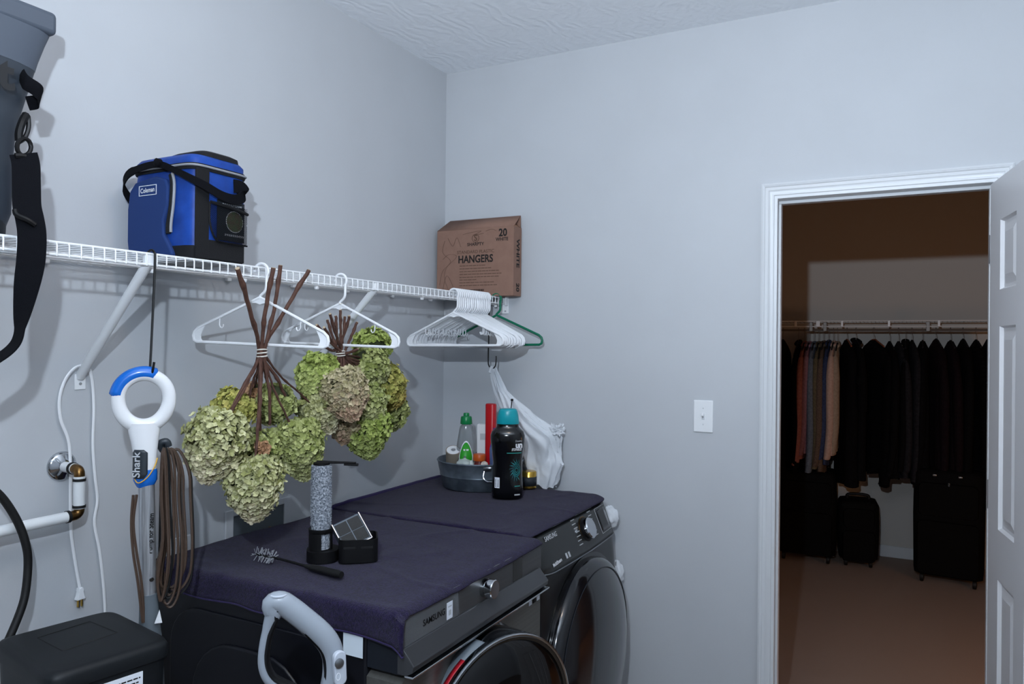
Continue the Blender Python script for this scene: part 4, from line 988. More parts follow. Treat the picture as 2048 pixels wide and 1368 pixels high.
Mk = Matrix.Translation(kq) @ kn.to_track_quat('Z', 'Y').to_matrix().to_4x4()
part(MB().lathe([(0.045, 0), (0.045, 0.0016), (0.043, 0.0016)], 40, Mk), 'dial_ring', 'brass', dr, angle=30)
dk = part(MB().lathe([(0.041, 0), (0.041, 0.004), (0.034, 0.006), (0.033, 0.016), (0.036, 0.017)], 40, Mk), 'knob', 'black_plastic', dr, angle=30)
part(MB().lathe([(0.036, 0.014), (0.036, 0.022), (0.033, 0.026), (0.026, 0.0265), (0.001, 0.0255)], 40, Mk), 'knob_cap', 'chrome', dk, angle=30)
tk = MB()
for sgn in (-1, 1):
    for k in range(7):
        t = 0.92-0.105*k; y = -0.385+sgn*(0.074 if k in (0, 6) else 0.066 - (0.004*abs(3-k)*-1))
        for j in range(2):
            pass
        a = dface(y-0.014, t, 0.0052); b = dface(y+0.014, t, 0.0052); tk.tube([a, b], 0.0017, 4)
part(tk, 'dial_print', 'print_grey', dr)
dz_ = MB()
q = [dface(-0.255, 0.90, 0.0056), dface(-0.150, 0.90, 0.0056), dface(-0.150, 0.22, 0.0056), dface(-0.255, 0.22, 0.0056)]
for i in (0, 2, 3): dz_.tube([q[i], q[(i+1) % 4]], 0.0008, 4)
part(dz_, 'display_outline', 'print_grey', dr)
part(MB().grid(6, 6, lambda u, v: dface(-0.248+0.092*u, 0.28+0.56*v, 0.0050)), 'display', 'glass_black', dr, solid=0.0005)
text('SAMSUNG', 0.021, dface(-0.64, 0.80, 0.0056), (0, 1, 0), (-0.37, 0, 0.93), 'print_grey', dr, bold=0.0005, stretch=0.95)
text('MultiSteam', 0.015, dface(-0.655, 0.20, 0.0056), (0, 1, 0.08), (-0.37, 0, 0.93), 'print_white', dr, bold=0.0003, stretch=0.95)
ic = MB()
for y in (-0.585, -0.565): ic.add([dface(y-0.007, 0.17, 0.0056), dface(y+0.006, 0.17, 0.0056), dface(y+0.006, 0.30, 0.0056), dface(y-0.007, 0.30, 0.0056)], [(0, 1, 2, 3)])
part(ic, 'icon_print', 'print_grey', dr)
MD = Matrix.Translation((0.862, -0.452, 0.515)) @ Matrix.Rotation(PI/2, 4, 'Y')
dd_ = part(MB().lathe([(0.318, 0.0), (0.322, 0.012), (0.318, 0.028), (0.305, 0.042), (0.285, 0.050)], 72, MD, caps=False), 'door', 'dryer_door', dr, angle=60)
part(MB().lathe([(0.290, 0.048), (0.26, 0.061), (0.20, 0.078), (0.12, 0.090), (0.05, 0.094), (0.001, 0.095)], 72, MD), 'door_glass', 'dryer_door', dd_, angle=60)
part(MB().tube([MD @ Vector((0.291*math.cos(a), 0.291*math.sin(a), 0.0495)) for a in [2*PI*k/72 for k in range(72)]], 0.0016, 6, closed=True), 'door_bead', 'washer_side', dd_)
part(MB().lathe([(0.335, -0.02), (0.335, 0.004), (0.318, 0.006)], 72, MD, caps=False), 'door_surround', 'glass_black', dr, angle=40)
for y in (dy0+0.05, dy1-0.05):
    for x in (0.12, 0.78): part(MB().lathe([(0.02, 0), (0.022, 0.02)], 12, Matrix.Translation((x, y, 0))), 'foot', 'black_rubber', dr)

# ------------------------------------------------------------------ towels
def wr(x, y, sd, sc=1.0):
    cr1 = max(0, 1-abs(noise.noise(Vector((x*3.1+sd*2, y*4.3, sd+9))))*9)      # a few long creases
    return (0.0040*noise.noise(Vector((x*5+sd, y*5, sd))) + 0.0026*abs(noise.noise(Vector((x*11, y*13+sd, 3)))) + 0.0030*cr1 - 0.0015)*sc
def sheet(fn, nu, nv, name, mat, label, origin, th=0.004, **kw):
    mb = MB().grid(nu, nv, fn); o = top(mb, name, mat, label, 'towel', origin, angle=70, solid=th, **kw); return o
def towel1(u, v):                                       # u: back to front, v: near side (hanging) to far side
    x = 0.085+0.79*u; s_ = -0.062+0.745*v               # s_ measured from the near top edge
    zt_ = 0.982+wr(x, s_, 1)
    xe = 0.874
    if s_ < 0: y = wy0-0.0105-0.004*math.sin(x*30)*min(1, -s_*30); z = zt_+s_*(1.0+0.25*max(0, u-0.75)); 
    else: y = wy0-0.006+s_; z = zt_
    if u > 0.965:                                        # front edge tips over the panel
        f_ = (u-0.965)/0.035; z -= 0.012*f_*f_; x = 0.8475 + 0.030*f_*(1.0)
        if s_ < 0.02: z -= 0.006*f_
    if s_ < 0 and u > 0.80:                              # hanging corner swings outward
        g = (u-0.80)/0.20; y -= 0.010*g; x += 0.012*g
    return (x, y, z)
tw1 = sheet(towel1, 90, 80, 'bath_towel', 'towel', 'dark purple bath towel spread over the nearer washer with overhanging edge', (0.45, -1.15, 0.98))
def tband(u, v):
    a = Vector(towel1(u*0.999, 0.0)); return (a.x, a.y-0.002*v*0, a.z+0.012*v-0.001)
hem = MB().tube([Vector(towel1(k/60, 0.0)) for k in range(61)], 0.0032, 6)
hm_ = hem.build('hem', 'towel_band', tw1)
def towel2(u, v):                                       # over the dryer; v: left (over the gap) to right
    x = 0.075+0.745*u; s_ = -0.030+0.715*v
    z = 0.985+wr(x, s_, 7, 0.8); y = dy0-0.004+s_
    if s_ < 0.0: z += s_*0.9 ; y = dy0-0.0035+s_*0.0
    e = dy1-y
    if e < 0.012: z -= 0.030*(1-e/0.012)**2 if e > -0.02 else 0.03
    if u > 0.93:
        f_ = (u-0.93)/0.07; z -= 0.010*f_*f_
    if u < 0.05: z += 0.004*(1-u/0.05)
    if u > 0.8 and y > dy1-0.06:
        g = min(1, (u-0.8)/0.2)*min(1, (y-(dy1-0.06))/0.06); x -= 0.030*g*g
    return (x, min(y, dy1+0.004), z)
tw2 = sheet(towel2, 80, 80, 'bath_towel', 'towel', 'dark purple bath towel spread over the dryer under the metal tub', (0.45, -0.46, 0.985))
MB().tube([Vector(towel2(0.0, k/50))+Vector((0.002, 0, 0.004)) for k in range(51)], 0.006, 6).build('hem', 'towel_band', tw2)

# ------------------------------------------------------------------ galvanised tub and its contents
TZ = 0.9905
tx, ty = 0.318, -0.215
tb2 = T('metal_tub', 'round galvanised metal tub holding cleaning supplies on the dryer', 'tub', (tx, ty, TZ))
Mt = Matrix.Translation((tx, ty, TZ))
part(MB().lathe([(0.001, 0.002), (0.143, 0.002), (0.145, 0.0), (0.149, 0.004), (0.158, 0.046), (0.161, 0.050), (0.160, 0.054), (0.166, 0.078), (0.170, 0.100), (0.1735, 0.104), (0.1705, 0.108), (0.167, 0.104), (0.154, 0.05), (0.144, 0.008), (0.001, 0.006)], 64, Mt, caps=False), 'basin', 'galvanised', tb2, angle=40)
va = math.atan2(CAM_C.y-ty, CAM_C.x-tx)+0.28
def tubp(a, r, z): return Mt @ Vector((r*math.cos(a), r*math.sin(a), z))
part(MB().add([tubp(va-0.22, 0.1725, 0.100), tubp(va+0.22, 0.1725, 0.100), tubp(va+0.22, 0.169, 0.082), tubp(va-0.22, 0.169, 0.082)], [(0, 1, 2, 3)]), 'handle_strap', 'trim_grey', tb2, solid=0.003)
part(MB().tube(spline([tubp(va-0.20, 0.172, 0.084), tubp(va-0.22, 0.180, 0.062), tubp(va-0.15, 0.184, 0.048), tubp(va, 0.186, 0.044), tubp(va+0.15, 0.184, 0.048), tubp(va+0.22, 0.180, 0.062), tubp(va+0.20, 0.172, 0.084)], 5), 0.003, 8), 'bail_handle', 'chrome', tb2)
# paper roll
rx, ry = 0.222, -0.262
pr = T('paper_roll', 'brown paper roll with white core end standing in the tub', 'roll', (rx, ry, TZ+0.007))
Mr2 = Matrix.Translation((rx, ry, TZ+0.03)) @ Matrix.Rotation(0.45, 4, 'X') @ Matrix.Rotation(0.25, 4, 'Y')
part(MB().lathe([(0.001, 0), (0.030, 0), (0.030, 0.135), (0.026, 0.135)], 32, Mr2), 'wrap', 'kraft_roll', pr, angle=30)
part(MB().lathe([(0.0265, 0.1352), (0.009, 0.1358)], 32, Mr2, caps=False), 'end_face', 'paper_white', pr)
part(MB().lathe([(0.009, 0.1358), (0.008, 0.130), (0.001, 0.130)], 20, Mr2), 'core', 'steel', pr)
# dish soap bottle
sx, sy = 0.292, -0.285
ds = T('dish_soap', 'clear dish soap bottle with green cap and green label', 'bottle', (sx, sy, TZ+0.007))
ds_r = math.atan2(CAM_C.y-sy, CAM_C.x-sx)+PI/2
def er(z, a, b): return ellring(sx, sy, z, a, b, 36, 2.3, ds_r)
zb = TZ+0.008
part(MB().loft([er(zb, 0.033, 0.02), er(zb+0.005, 0.040, 0.025), er(zb+0.10, 0.041, 0.026), er(zb+0.16, 0.036, 0.024), er(zb+0.205, 0.029, 0.020), er(zb+0.230, 0.025, 0.018), er(zb+0.237, 0.018, 0.016), er(zb+0.243, 0.015, 0.015)]), 'bottle', 'bottle_clear', ds, angle=50)
part(MB().lathe([(0.0225, 0), (0.0235, 0.002), (0.0215, 0.026), (0.019, 0.030), (0.0115, 0.031), (0.0115, 0.040), (0.010, 0.043), (0.001, 0.0435)], 32, Matrix.Translation((sx, sy, zb+0.240))), 'cap', 'cap_green', ds, angle=35)
lab = MB(); vs = []; fw = Vector((math.cos(ds_r-PI/2), math.sin(ds_r-PI/2), 0)); sd_ = Vector((math.cos(ds_r), math.sin(ds_r), 0))
for scale_, mt, off in ((1.0, 'print_white', 0.0262), (0.9, 'label_green', 0.0270)):
    poly = [(0.027*scale_*math.cos(a)*(1 if math.sin(a) < 0 else 1-0.25*math.sin(a)), 0.115+0.062*scale_*math.sin(a)) for a in [2*PI*k/28 for k in range(28)]]
    part(MB().add([Vector((sx, sy, zb+z)) + sd_*x + fw*(off-0.0*abs(x)-4.5*x*x-0.25*max(0, z-0.10)**1.0*0.16) for x, z in poly], [tuple(range(28))]), 'label', mt, ds, solid=0.0006)
pl_ = MB()
for x0, x1_, z in ((-0.010, -0.003, 0.142), (0.001, 0.010, 0.142)): pl_.add([Vector((sx, sy, zb+z+dz)) + sd_*x + fw*0.0272 for x, dz in ((x0, -0.003), (x1_, -0.003), (x1_, 0.003), (x0, 0.003))], [(0, 1, 2, 3)])
part(pl_, 'label_print', 'print_white', ds)
# white box, red stick lighter, jar, blue bottle, bags, cloths
q0 = (0.300, -0.185)
wbx = T('white_carton', 'small white carton standing behind the dish soap bottle', 'carton', (*q0, TZ+0.007))
part(MB().box(-0.025, 0.03, -0.018, 0.018, 0, 0.235, Matrix.Translation((0.332, -0.215, TZ+0.008)) @ Matrix.Rotation(0.35, 4, 'Z')), 'carton', 'paper_white', wbx, bevel=0.002)
part(MB().box(-0.012, 0.02, -0.0188, -0.018, 0.175, 0.20, Matrix.Translation((0.332, -0.215, TZ+0.008)) @ Matrix.Rotation(0.35, 4, 'Z')), 'printed_patch', 'print_grey', wbx)
rs = T('red_tube', 'tall red plastic tube standing upright in the metal tub', 'tube', (0.385, -0.255, TZ+0.007))
part(MB().loft([ellring(0.385, -0.255, z, a, a*0.8, 28, 3) for z, a in ((TZ+0.008, 0.019), (TZ+0.05, 0.020), (TZ+0.325, 0.0205), (TZ+0.328, 0.019))]), 'tube', 'red_plastic', rs, angle=40)
part(MB().loft([ellring(0.385, -0.255, z, a, a*0.8, 28, 3) for z, a in ((TZ+0.3285, 0.0185), (TZ+0.3295, 0.0175))]), 'end_cap', 'sticker_red', rs)
jx, jy = 0.372, -0.318
jr = T('spice_jar', 'small dark red jar with orange lid in the tub', 'jar', (jx, jy, TZ+0.007))
Mj = Matrix.Translation((jx, jy, TZ+0.008))
part(MB().lathe([(0.001, 0), (0.024, 0), (0.027, 0.004), (0.027, 0.075), (0.022, 0.095), (0.020, 0.112)], 28, Mj), 'jar', 'jar_amber', jr, angle=40)
part(MB().lathe([(0.023, 0.108), (0.024, 0.110), (0.024, 0.130), (0.022, 0.133), (0.001, 0.1335)], 28, Mj), 'lid', 'orange_cap', jr, angle=40)
part(MB().lathe([(0.0275, 0.02), (0.0277, 0.06)], 28, Mj, caps=False), 'label', 'sticker_red', jr)
bx, by_ = 0.418, -0.268
bt = T('blue_bottle', 'blue topped plastic bottle between red tube and black bottle', 'bottle', (bx, by_, TZ+0.007))
part(MB().loft([ellring(bx, by_, z, a, a*0.7, 24, 2.6) for z, a in ((TZ+0.008, 0.024), (TZ+0.16, 0.027), (TZ+0.165, 0.025))]), 'body', 'blue_pale', bt, angle=40)
part(MB().loft([ellring(bx, by_, z, a, a*0.7, 24, 2.6) for z, a in ((TZ+0.165, 0.025), (TZ+0.205, 0.017), (TZ+0.235, 0.013), (TZ+0.238, 0.011))]), 'top', 'blue_plastic', bt, angle=40)
def crumple(c, sx_, sy_, sz_, seed, amp=0.35, nu=36, nv=20, fr=2.2):
    def f(u, v):
        th, ph = 2*PI*u, PI*(v*0.998+0.001); d = Vector((math.sin(ph)*math.cos(th), math.sin(ph)*math.sin(th), math.cos(ph)))
        k = 1 + amp*(noise.noise(d*fr+Vector((seed, 0, 0))) + 0.5*abs(noise.noise(d*fr*2.6+Vector((0, seed, 0)))) - 0.2)
        return (c[0]+d.x*sx_*k, c[1]+d.y*sy_*k, c[2]+d.z*sz_*k)
    return MB().grid(nu, nv, f, closeu=True)
top(crumple((0.318, -0.335, TZ+0.085), 0.042, 0.026, 0.032, 2.2), 'plastic_bag', 'bag_clear', 'crumpled clear plastic bag lying at the front of the tub', 'bag', (0.318, -0.335, TZ+0.06), angle=60)
top(crumple((0.400, -0.330, TZ+0.10), 0.016, 0.013, 0.015, 5.1), 'cotton_ball', 'cloth_cream', 'small white cotton ball beside the orange-lidded jar', 'cotton', (0.400, -0.330, TZ+0.09), angle=60)
top(crumple((0.440, -0.175, TZ+0.13), 0.036, 0.034, 0.045, 8.4), 'cleaning_cloth', 'cloth_cream', 'cream cleaning cloth bunched at the right side of the tub', 'cloth', (0.440, -0.175, TZ+0.09), angle=60)
tp0 = at(1020, 835, y=-0.235); tp1 = at(1024, 800, y=-0.225)
tl_ = T('thin_tool', 'thin black rod with a knob end sticking up behind the black bottle', 'tool', (0.44, -0.2, TZ+0.007))
part(MB().tube([Vector((0.435, -0.225, TZ+0.02)), tp0, tp1], 0.0022, 6), 'rod', 'black_metal', tl_)
part(MB().lathe([(0.002, -0.005), (0.0052, -0.003), (0.0055, 0.003), (0.002, 0.005)], 10, Matrix.Translation(tp1)), 'knob', 'black_metal', tl_)
top(MB().tube([Vector((0.350, -0.15, TZ+0.02)), at(985, 848, y=-0.20), at(992, 842, y=-0.20)], 0.0018, 6), 'wire_skewer', 'steel', 'thin steel skewer leaning in the tub behind the red tube', 'skewer', (0.35, -0.15, TZ+0.02))
gx, gy = 0.506, -0.163
gj = T('gold_tin', 'small brass coloured tin half hidden behind the tub', 'tin', (gx, gy, TZ))
part(MB().lathe([(0.028, 0), (0.030, 0.002), (0.030, 0.062), (0.027, 0.066)], 28, Matrix.Translation((gx, gy, TZ))), 'tin', 'gold', gj, angle=40)
part(MB().lathe([(0.0305, 0.010), (0.0305, 0.045)], 28, Matrix.Translation((gx, gy, TZ)), caps=False), 'label', 'box_dark', gj, solid=0.0006)

# ------------------------------------------------------------------ black scent-booster bottle
ux_, uy_ = 0.522, -0.372
bo = T('laundry_bottle', 'tall black laundry scent bottle with teal cap before the tub', 'bottle', (ux_, uy_, TZ))
br = math.atan2(CAM_C.y-uy_, CAM_C.x-ux_)+PI/2
bprof = [(0.0, 0.050), (0.004, 0.056), (0.03, 0.0575), (0.08, 0.0545), (0.13, 0.0535), (0.17, 0.057), (0.205, 0.0625), (0.228, 0.063), (0.242, 0.058), (0.252, 0.047), (0.258, 0.041), (0.266, 0.0395), (0.270, 0.0395)]
part(MB().loft([ellring(ux_, uy_, TZ+0.001+z, a, a*0.72, 48, 2.4, br) for z, a in bprof]), 'bottle', 'bottle_black', bo, angle=60)
part(MB().loft([ellring(ux_, uy_, TZ+0.270+z, a, a*(0.72+0.2*z/0.06), 40, 2.2, br) for z, a in ((0.0, 0.0405), (0.003, 0.0415), (0.030, 0.0385), (0.046, 0.0345), (0.053, 0.031), (0.055, 0.027))]), 'cap', 'cap_teal', bo, angle=50)
fwb = Vector((math.cos(br-PI/2), math.sin(br-PI/2), 0)); sdb = Vector((math.cos(br), math.sin(br), 0))
def bsurf(x, z, off=0.0008):
    a = 0.0535
    for i in range(len(bprof)-1):
        if bprof[i][0] <= z <= bprof[i+1][0]:
            t = (z-bprof[i][0])/(bprof[i+1][0]-bprof[i][0]); a = bprof[i][1]+(bprof[i+1][1]-bprof[i][1])*t
    k = max(0, 1-abs(x/a)**2.4)**(1/2.4); return Vector((ux_, uy_, TZ+0.001+z)) + sdb*x + fwb*(a*0.72*k+off)
def on_bottle(poly, name, mt, off=0.0008):
    part(MB().add([bsurf(x, z, off) for x, z in poly], [tuple(range(len(poly)))]), name, mt, bo)
text('un', 0.030, bsurf(0.041, 0.196, 0.0035), sdb*0.8 - fwb*0.55, (0, 0, 1), 'print_white', bo, bold=0.0011)
text('STOPABLES', 0.0125, bsurf(0.032, 0.180, 0.003), sdb*0.85 - fwb*0.42, (0, 0, 1), 'print_white', bo, bold=0.0003, stretch=0.62, shear=0.3)
text('Downy', 0.010, bsurf(0.040, 0.211, 0.0035), sdb*0.8 - fwb*0.55, (0, 0, 1), 'print_grey', bo)
def gridpatch(x0, x1, z0, z1, name, mt, nx=6, nz=6, off=0.0008):
    part(MB().grid(nx, nz, lambda u, v: bsurf(x0+(x1-x0)*u, z0+(z1-z0)*v, off)), name, mt, bo)
gridpatch(-0.003, 0.050, 0.1655, 0.1685, 'printed_band', 'print_teal_plain', 8, 2)
sun = MB(); cxs, czs = 0.033, 0.105
for r_, w_ in ((0.008, 0.0016), (0.015, 0.002), (0.021, 0.0022)):
    n_ = 26
    for k in range(n_):
        a0, a1 = 2*PI*k/n_, 2*PI*(k+0.82)/n_
        pts = [(cxs+rr_*math.cos(a)*0.62, czs+rr_*math.sin(a)) for rr_, a in ((r_-w_, a0), (r_-w_, a1), (r_+w_, a1), (r_+w_, a0))]
        if all(p[0] < 0.050 for p in pts): sun.add([bsurf(x, z, 0.001) for x, z in pts], [(0, 1, 2, 3)])
for k in range(18):
    a = 2*PI*k/18; tip = 0.034+0.010*abs(math.sin(a))
    pts = [(cxs+0.024*math.cos(a-0.12)*0.62, czs+0.024*math.sin(a-0.12)), (cxs+0.024*math.cos(a+0.12)*0.62, czs+0.024*math.sin(a+0.12)), (cxs+tip*math.cos(a+0.25)*0.75, czs+tip*math.sin(a+0.25))]
    if all(p[0] < 0.050 for p in pts): sun.add([bsurf(x, z, 0.001) for x, z in pts], [(0, 1, 2)])
part(sun, 'printed_starburst', 'print_teal', bo, angle=0)
gridpatch(-0.046, -0.028, 0.040, 0.078, 'barcode_label', 'label_white')
bcb = MB()
for k in range(6): bcb.add([bsurf(x, z, 0.0014) for x, z in ((-0.044, 0.045+0.0045*k), (-0.031, 0.045+0.0045*k), (-0.031, 0.0472+0.0045*k), (-0.044, 0.0472+0.0045*k))], [(0, 1, 2, 3)])
part(bcb, 'barcode', 'print_dark', bo)
gridpatch(0.026, 0.046, 0.014, 0.019, 'printed_band', 'print_grey', 6, 2)
gridpatch(0.026, 0.046, 0.046, 0.049, 'printed_band', 'print_teal_plain', 6, 2)

# ------------------------------------------------------------------ white plastic bags by the right wall
pb = T('plastic_bag', 'white plastic bag hanging from the black hook down the right wall', 'bag', (0.45, -0.10, 1.0), group='white plastic bags')
cen = [((988, 735), -0.150, 0.010, 0.008), ((990, 750), -0.145, 0.016, 0.012), ((1000, 780), -0.135, 0.026, 0.020), ((1022, 815), -0.12, 0.056, 0.034), ((1050, 845), -0.105, 0.078, 0.044), ((1072, 872), -0.095, 0.096, 0.050), ((1078, 900), -0.090, 0.092, 0.050), ((1080, 925), -0.090, 0.080, 0.050), ((1080, 950), -0.088, 0.074, 0.048), ((1078, 975), -0.088, 0.070, 0.046)]
rings = []; NB = 96
cq = [at(*q, y=y) for q, y, a, b in cen]; cen_i = []
for i in range(len(cen)-1):
    for k in range(5):
        t = k/5; cen_i.append((cq[i].lerp(cq[i+1], t), cen[i][2]*(1-t)+cen[i+1][2]*t, cen[i][3]*(1-t)+cen[i+1][3]*t, (i+t)/(len(cen)-1)))
for c, a, b, t in cen_i:
    rg = []
    for k in range(NB):
        th = 2*PI*k/NB; d = Vector((math.cos(th), math.sin(th), 0))
        pl = math.sin(th*13+2.5*noise.noise(Vector((d.x, d.y, t*3)))*3)*(0.20*(1-t)**1.5+0.03)          # pleats run out of the tied end
        cr_ = 0.34*noise.noise(Vector((d.x*1.6, d.y*1.6, t*5))) + 0.16*abs(noise.noise(Vector((d.x*4, d.y*4, t*16))))*t - 0.10*abs(noise.noise(Vector((d.x*2+7, d.y*2, t*26))))*t
        k_ = 1+pl+cr_
        rg.append(Vector((c.x+a*d.x*k_, min(-0.010, c.y+b*d.y*k_), c.z+0.02*noise.noise(Vector((d.x*2.4, d.y*2.4, t*7)))*t)))
    rings.append(rg)
part(MB().loft(rings), 'bag', 'bag_white', pb, angle=45)
part(crumple(at(1110, 864, y=-0.085), 0.030, 0.026, 0.026, 3.3, 0.9, 48, 30, 3.2), 'knotted_corner', 'bag_white', pb, angle=45)
part(crumple(at(1122, 858, y=-0.075), 0.012, 0.014, 0.018, 13.3, 0.9, 30, 20, 3.2), 'bag_ear', 'bag_white', pb, angle=45)
part(MB().tube(spline([(0.326, -0.166, 1.435), (0.332, -0.158, 1.4585), (0.342, -0.152, 1.440)], 5), 0.006, 8), 'bag_handle', 'bag_white', pb)
gb = T('plastic_bag', 'white plastic bag stuffed into the gap between dryer and wall', 'bag', (0.79, -0.07, 0), group='white plastic bags')
part(crumple((0.785, -0.068, 0.445), 0.040, 0.026, 0.440, 4.6, 0.12, 40, 40), 'bag', 'bag_white', gb, angle=60)
part(crumple((0.812, -0.075, 0.895), 0.032, 0.026, 0.040, 6.6, 0.3), 'upper_fold', 'bag_white', gb, angle=60)
part(crumple((0.842, -0.070, 0.68), 0.022, 0.018, 0.050, 9.6, 0.4), 'lower_fold', 'bag_white', gb, angle=60)

# ------------------------------------------------------------------ vacuum accessories on the washer
WZ = 0.9885
tr = T('storage_tray', 'black plastic accessory tray standing on the purple washer towel', 'tray', (0.48, -1.25, WZ))
ta = math.radians(40)
Mtr = Matrix.Translation((0.497, -1.272, WZ)) @ Matrix.Rotation(ta, 4, 'Z')
def trr(x0, x1, y0, y1, z, r=0.02, n=5): return [(x, y, z) for x, y in rrect(x0, x1, y0, y1, r, n)]
# right basket (open box with slots)
bkx0, bkx1, bky0, bky1 = 0.005, 0.105, -0.052, 0.045
outer_r = [trr(bkx0, bkx1, bky0, bky1, z, 0.018) for z in (0.0, 0.058)]
inner_r = [trr(bkx0+0.004, bkx1-0.004, bky0+0.004, bky1-0.004, z, 0.015) for z in (0.058, 0.006)]
part(MB().loft([outer_r[0], outer_r[1], inner_r[0], inner_r[1]], M=Mtr), 'basket', 'black_plastic', tr, angle=40)
for x0, x1 in ((0.018, 0.048), (0.062, 0.092)): part(MB().box(x0, x1, bky0-0.0006, bky0+0.001, 0.036, 0.042, Mtr), 'basket_slot', 'black_rubber', tr)
# left holder for the roller: base and round cup with a side cut-out
part(MB().loft([trr(-0.075, 0.005, -0.045, 0.045, z, 0.035) for z in (0.0, 0.022, 0.028)], M=Mtr), 'holder_base', 'black_plastic', tr, angle=40)
cup = MB(); nc = 30; a0, a1 = math.radians(-25), math.radians(275)
vs = []
for k in range(nc+1):
    a = a0+(a1-a0)*k/nc
    for r, z in ((0.030, 0.028), (0.030, 0.080), (0.026, 0.080), (0.026, 0.028)): vs.append((-0.040+r*math.cos(a), -0.004+r*math.sin(a), z))
fs = []
for k in range(nc):
    for j in range(4): fs.append((k*4+j, k*4+(j+1) % 4, k*4+4+(j+1) % 4, k*4+4+j))
fs += [(0, 1, 2, 3), tuple(range(nc*4+3, nc*4-1, -1))]
part(cup.add(vs, fs, Mtr), 'roller_cup', 'black_plastic', tr, angle=40)
part(MB().lathe([(0.030, 0.072), (0.031, 0.074), (0.031, 0.082), (0.026, 0.082), (0.026, 0.072)], 32, Mtr @ Matrix.Translation((-0.040, -0.004, 0)), caps=False), 'cup_rim', 'black_plastic', tr, angle=40)
rl = T('brush_roller', 'grey fluffy brush roller standing upright in the black tray', 'roller', Mtr @ Vector((-0.040, -0.004, 0.03)))
rc_ = Mtr @ Vector((-0.040, -0.004, 0)); lean = Vector((-0.002, 0.003, 0.0))
rng = []
for i in range(25):
    z = 0.030+0.215*i/24; rr_ = 0.0235 if i < 7 else 0.0252
    rng.append([(rc_.x+lean.x*i/24+(rr_+0.0022*noise.noise(Vector((math.cos(a)*4, math.sin(a)*4, z*60))))*math.cos(a), rc_.y+lean.y*i/24+(rr_+0.0022*noise.noise(Vector((math.cos(a)*4, math.sin(a)*4, z*60))))*math.sin(a), WZ+z) for a in [2*PI*k/36 for k in range(36)]])
pile = part(MB().loft(rng), 'pile', 'roller_fuzz', rl, angle=80)
# tufts of pile as geometry
random.seed(9); tf = MB(); vs = []; fs = []
for i in range(3800):
    a = random.uniform(0, 2*PI); z = random.uniform(0.042, 0.243); k = (z-0.03)/0.215; r0 = 0.0250 if z > 0.09 else 0.0225; r1 = r0+random.uniform(0.0012, 0.0032)
    c = Vector((rc_.x+lean.x*k, rc_.y+lean.y*k, WZ+z)); d = Vector((math.cos(a), math.sin(a), 0)); tn = Vector((-d.y, d.x, 0)); o = len(vs)
    tl2 = c+d*r1+tn*random.uniform(-0.0018, 0.0018)+Vector((0, 0, random.uniform(-0.0018, 0.0018)))
    vs += [c+d*r0-tn*0.0009, c+d*r0+tn*0.0009, c+d*r0+Vector((0, 0, 0.0013)), tl2]; fs += [(o, o+1, o+3), (o+1, o+2, o+3), (o+2, o, o+3)]
tf.v = vs; tf.f = fs
part(tf, 'tufts', 'roller_fuzz', pile, kind='stuff', angle=0)
tpz = WZ+0.246; tpc = Vector((rc_.x+lean.x, rc_.y+lean.y, tpz))
part(MB().lathe([(0.021, 0), (0.021, 0.005), (0.015, 0.007), (0.001, 0.007)], 24, Matrix.Translation(tpc)), 'end_cap', 'black_plastic', rl, angle=40)
arm_d = (at(728, 929, y=tpc.y-0.0)-tpc); arm_d.z = 0; arm_d = Vector((0.84, 0.50, -0.02)).normalized()
ap = tpc+Vector((0, 0, 0.006))
part(MB().tube([ap-arm_d*0.012, ap+arm_d*0.030, ap+arm_d*0.088], [0.010, 0.008, 0.0055], 8, ratio=0.45, up=arm_d.cross(Vector((0, 0, 1)))), 'pull_tab', 'black_plastic', rl)
part(MB().tube([ap+arm_d*0.058+Vector((0, 0, -0.004)), ap+arm_d*0.094+Vector((0, 0, -0.005))], 0.008, 8, ratio=0.45, up=arm_d.cross(Vector((0, 0, 1)))), 'tab_grip', 'black_plastic', rl)
# pleated filter leaning in the basket
Mf = Mtr @ Matrix.Translation((0.050, -0.006, 0.042)) @ Matrix.Rotation(math.radians(-20), 4, 'Y') @ Matrix.Rotation(math.radians(20), 4, 'Z') @ Matrix.Rotation(math.radians(-30), 4, 'X')
fl = T('vacuum_filter', 'square grey vacuum filter with mesh windows leaning in the tray', 'filter', (0, 0, 0), M=Mf)
fw_, fh_ = 0.038, 0.066
part(MB().box(-fw_, fw_, -0.012, 0.020, -0.012, fh_), 'case', 'filter_frame', fl, world=False, bevel=0.003)
for x0 in (-0.034, 0.0015):
    for z0 in (-0.006, 0.028): part(MB().box(x0, x0+0.0325, -0.0135, -0.0118, z0, z0+0.032), 'mesh_window', 'filter_mesh', fl, world=False)
for x0 in (-fw_-0.0015, fw_-0.001): part(MB().box(x0, x0+0.0025, -0.015, -0.010, -0.012, fh_), 'edge_strip', 'trim_grey', fl, world=False)
part(MB().box(-fw_, fw_, -0.015, -0.010, -0.013, -0.0105), 'edge_strip', 'trim_grey', fl, world=False)
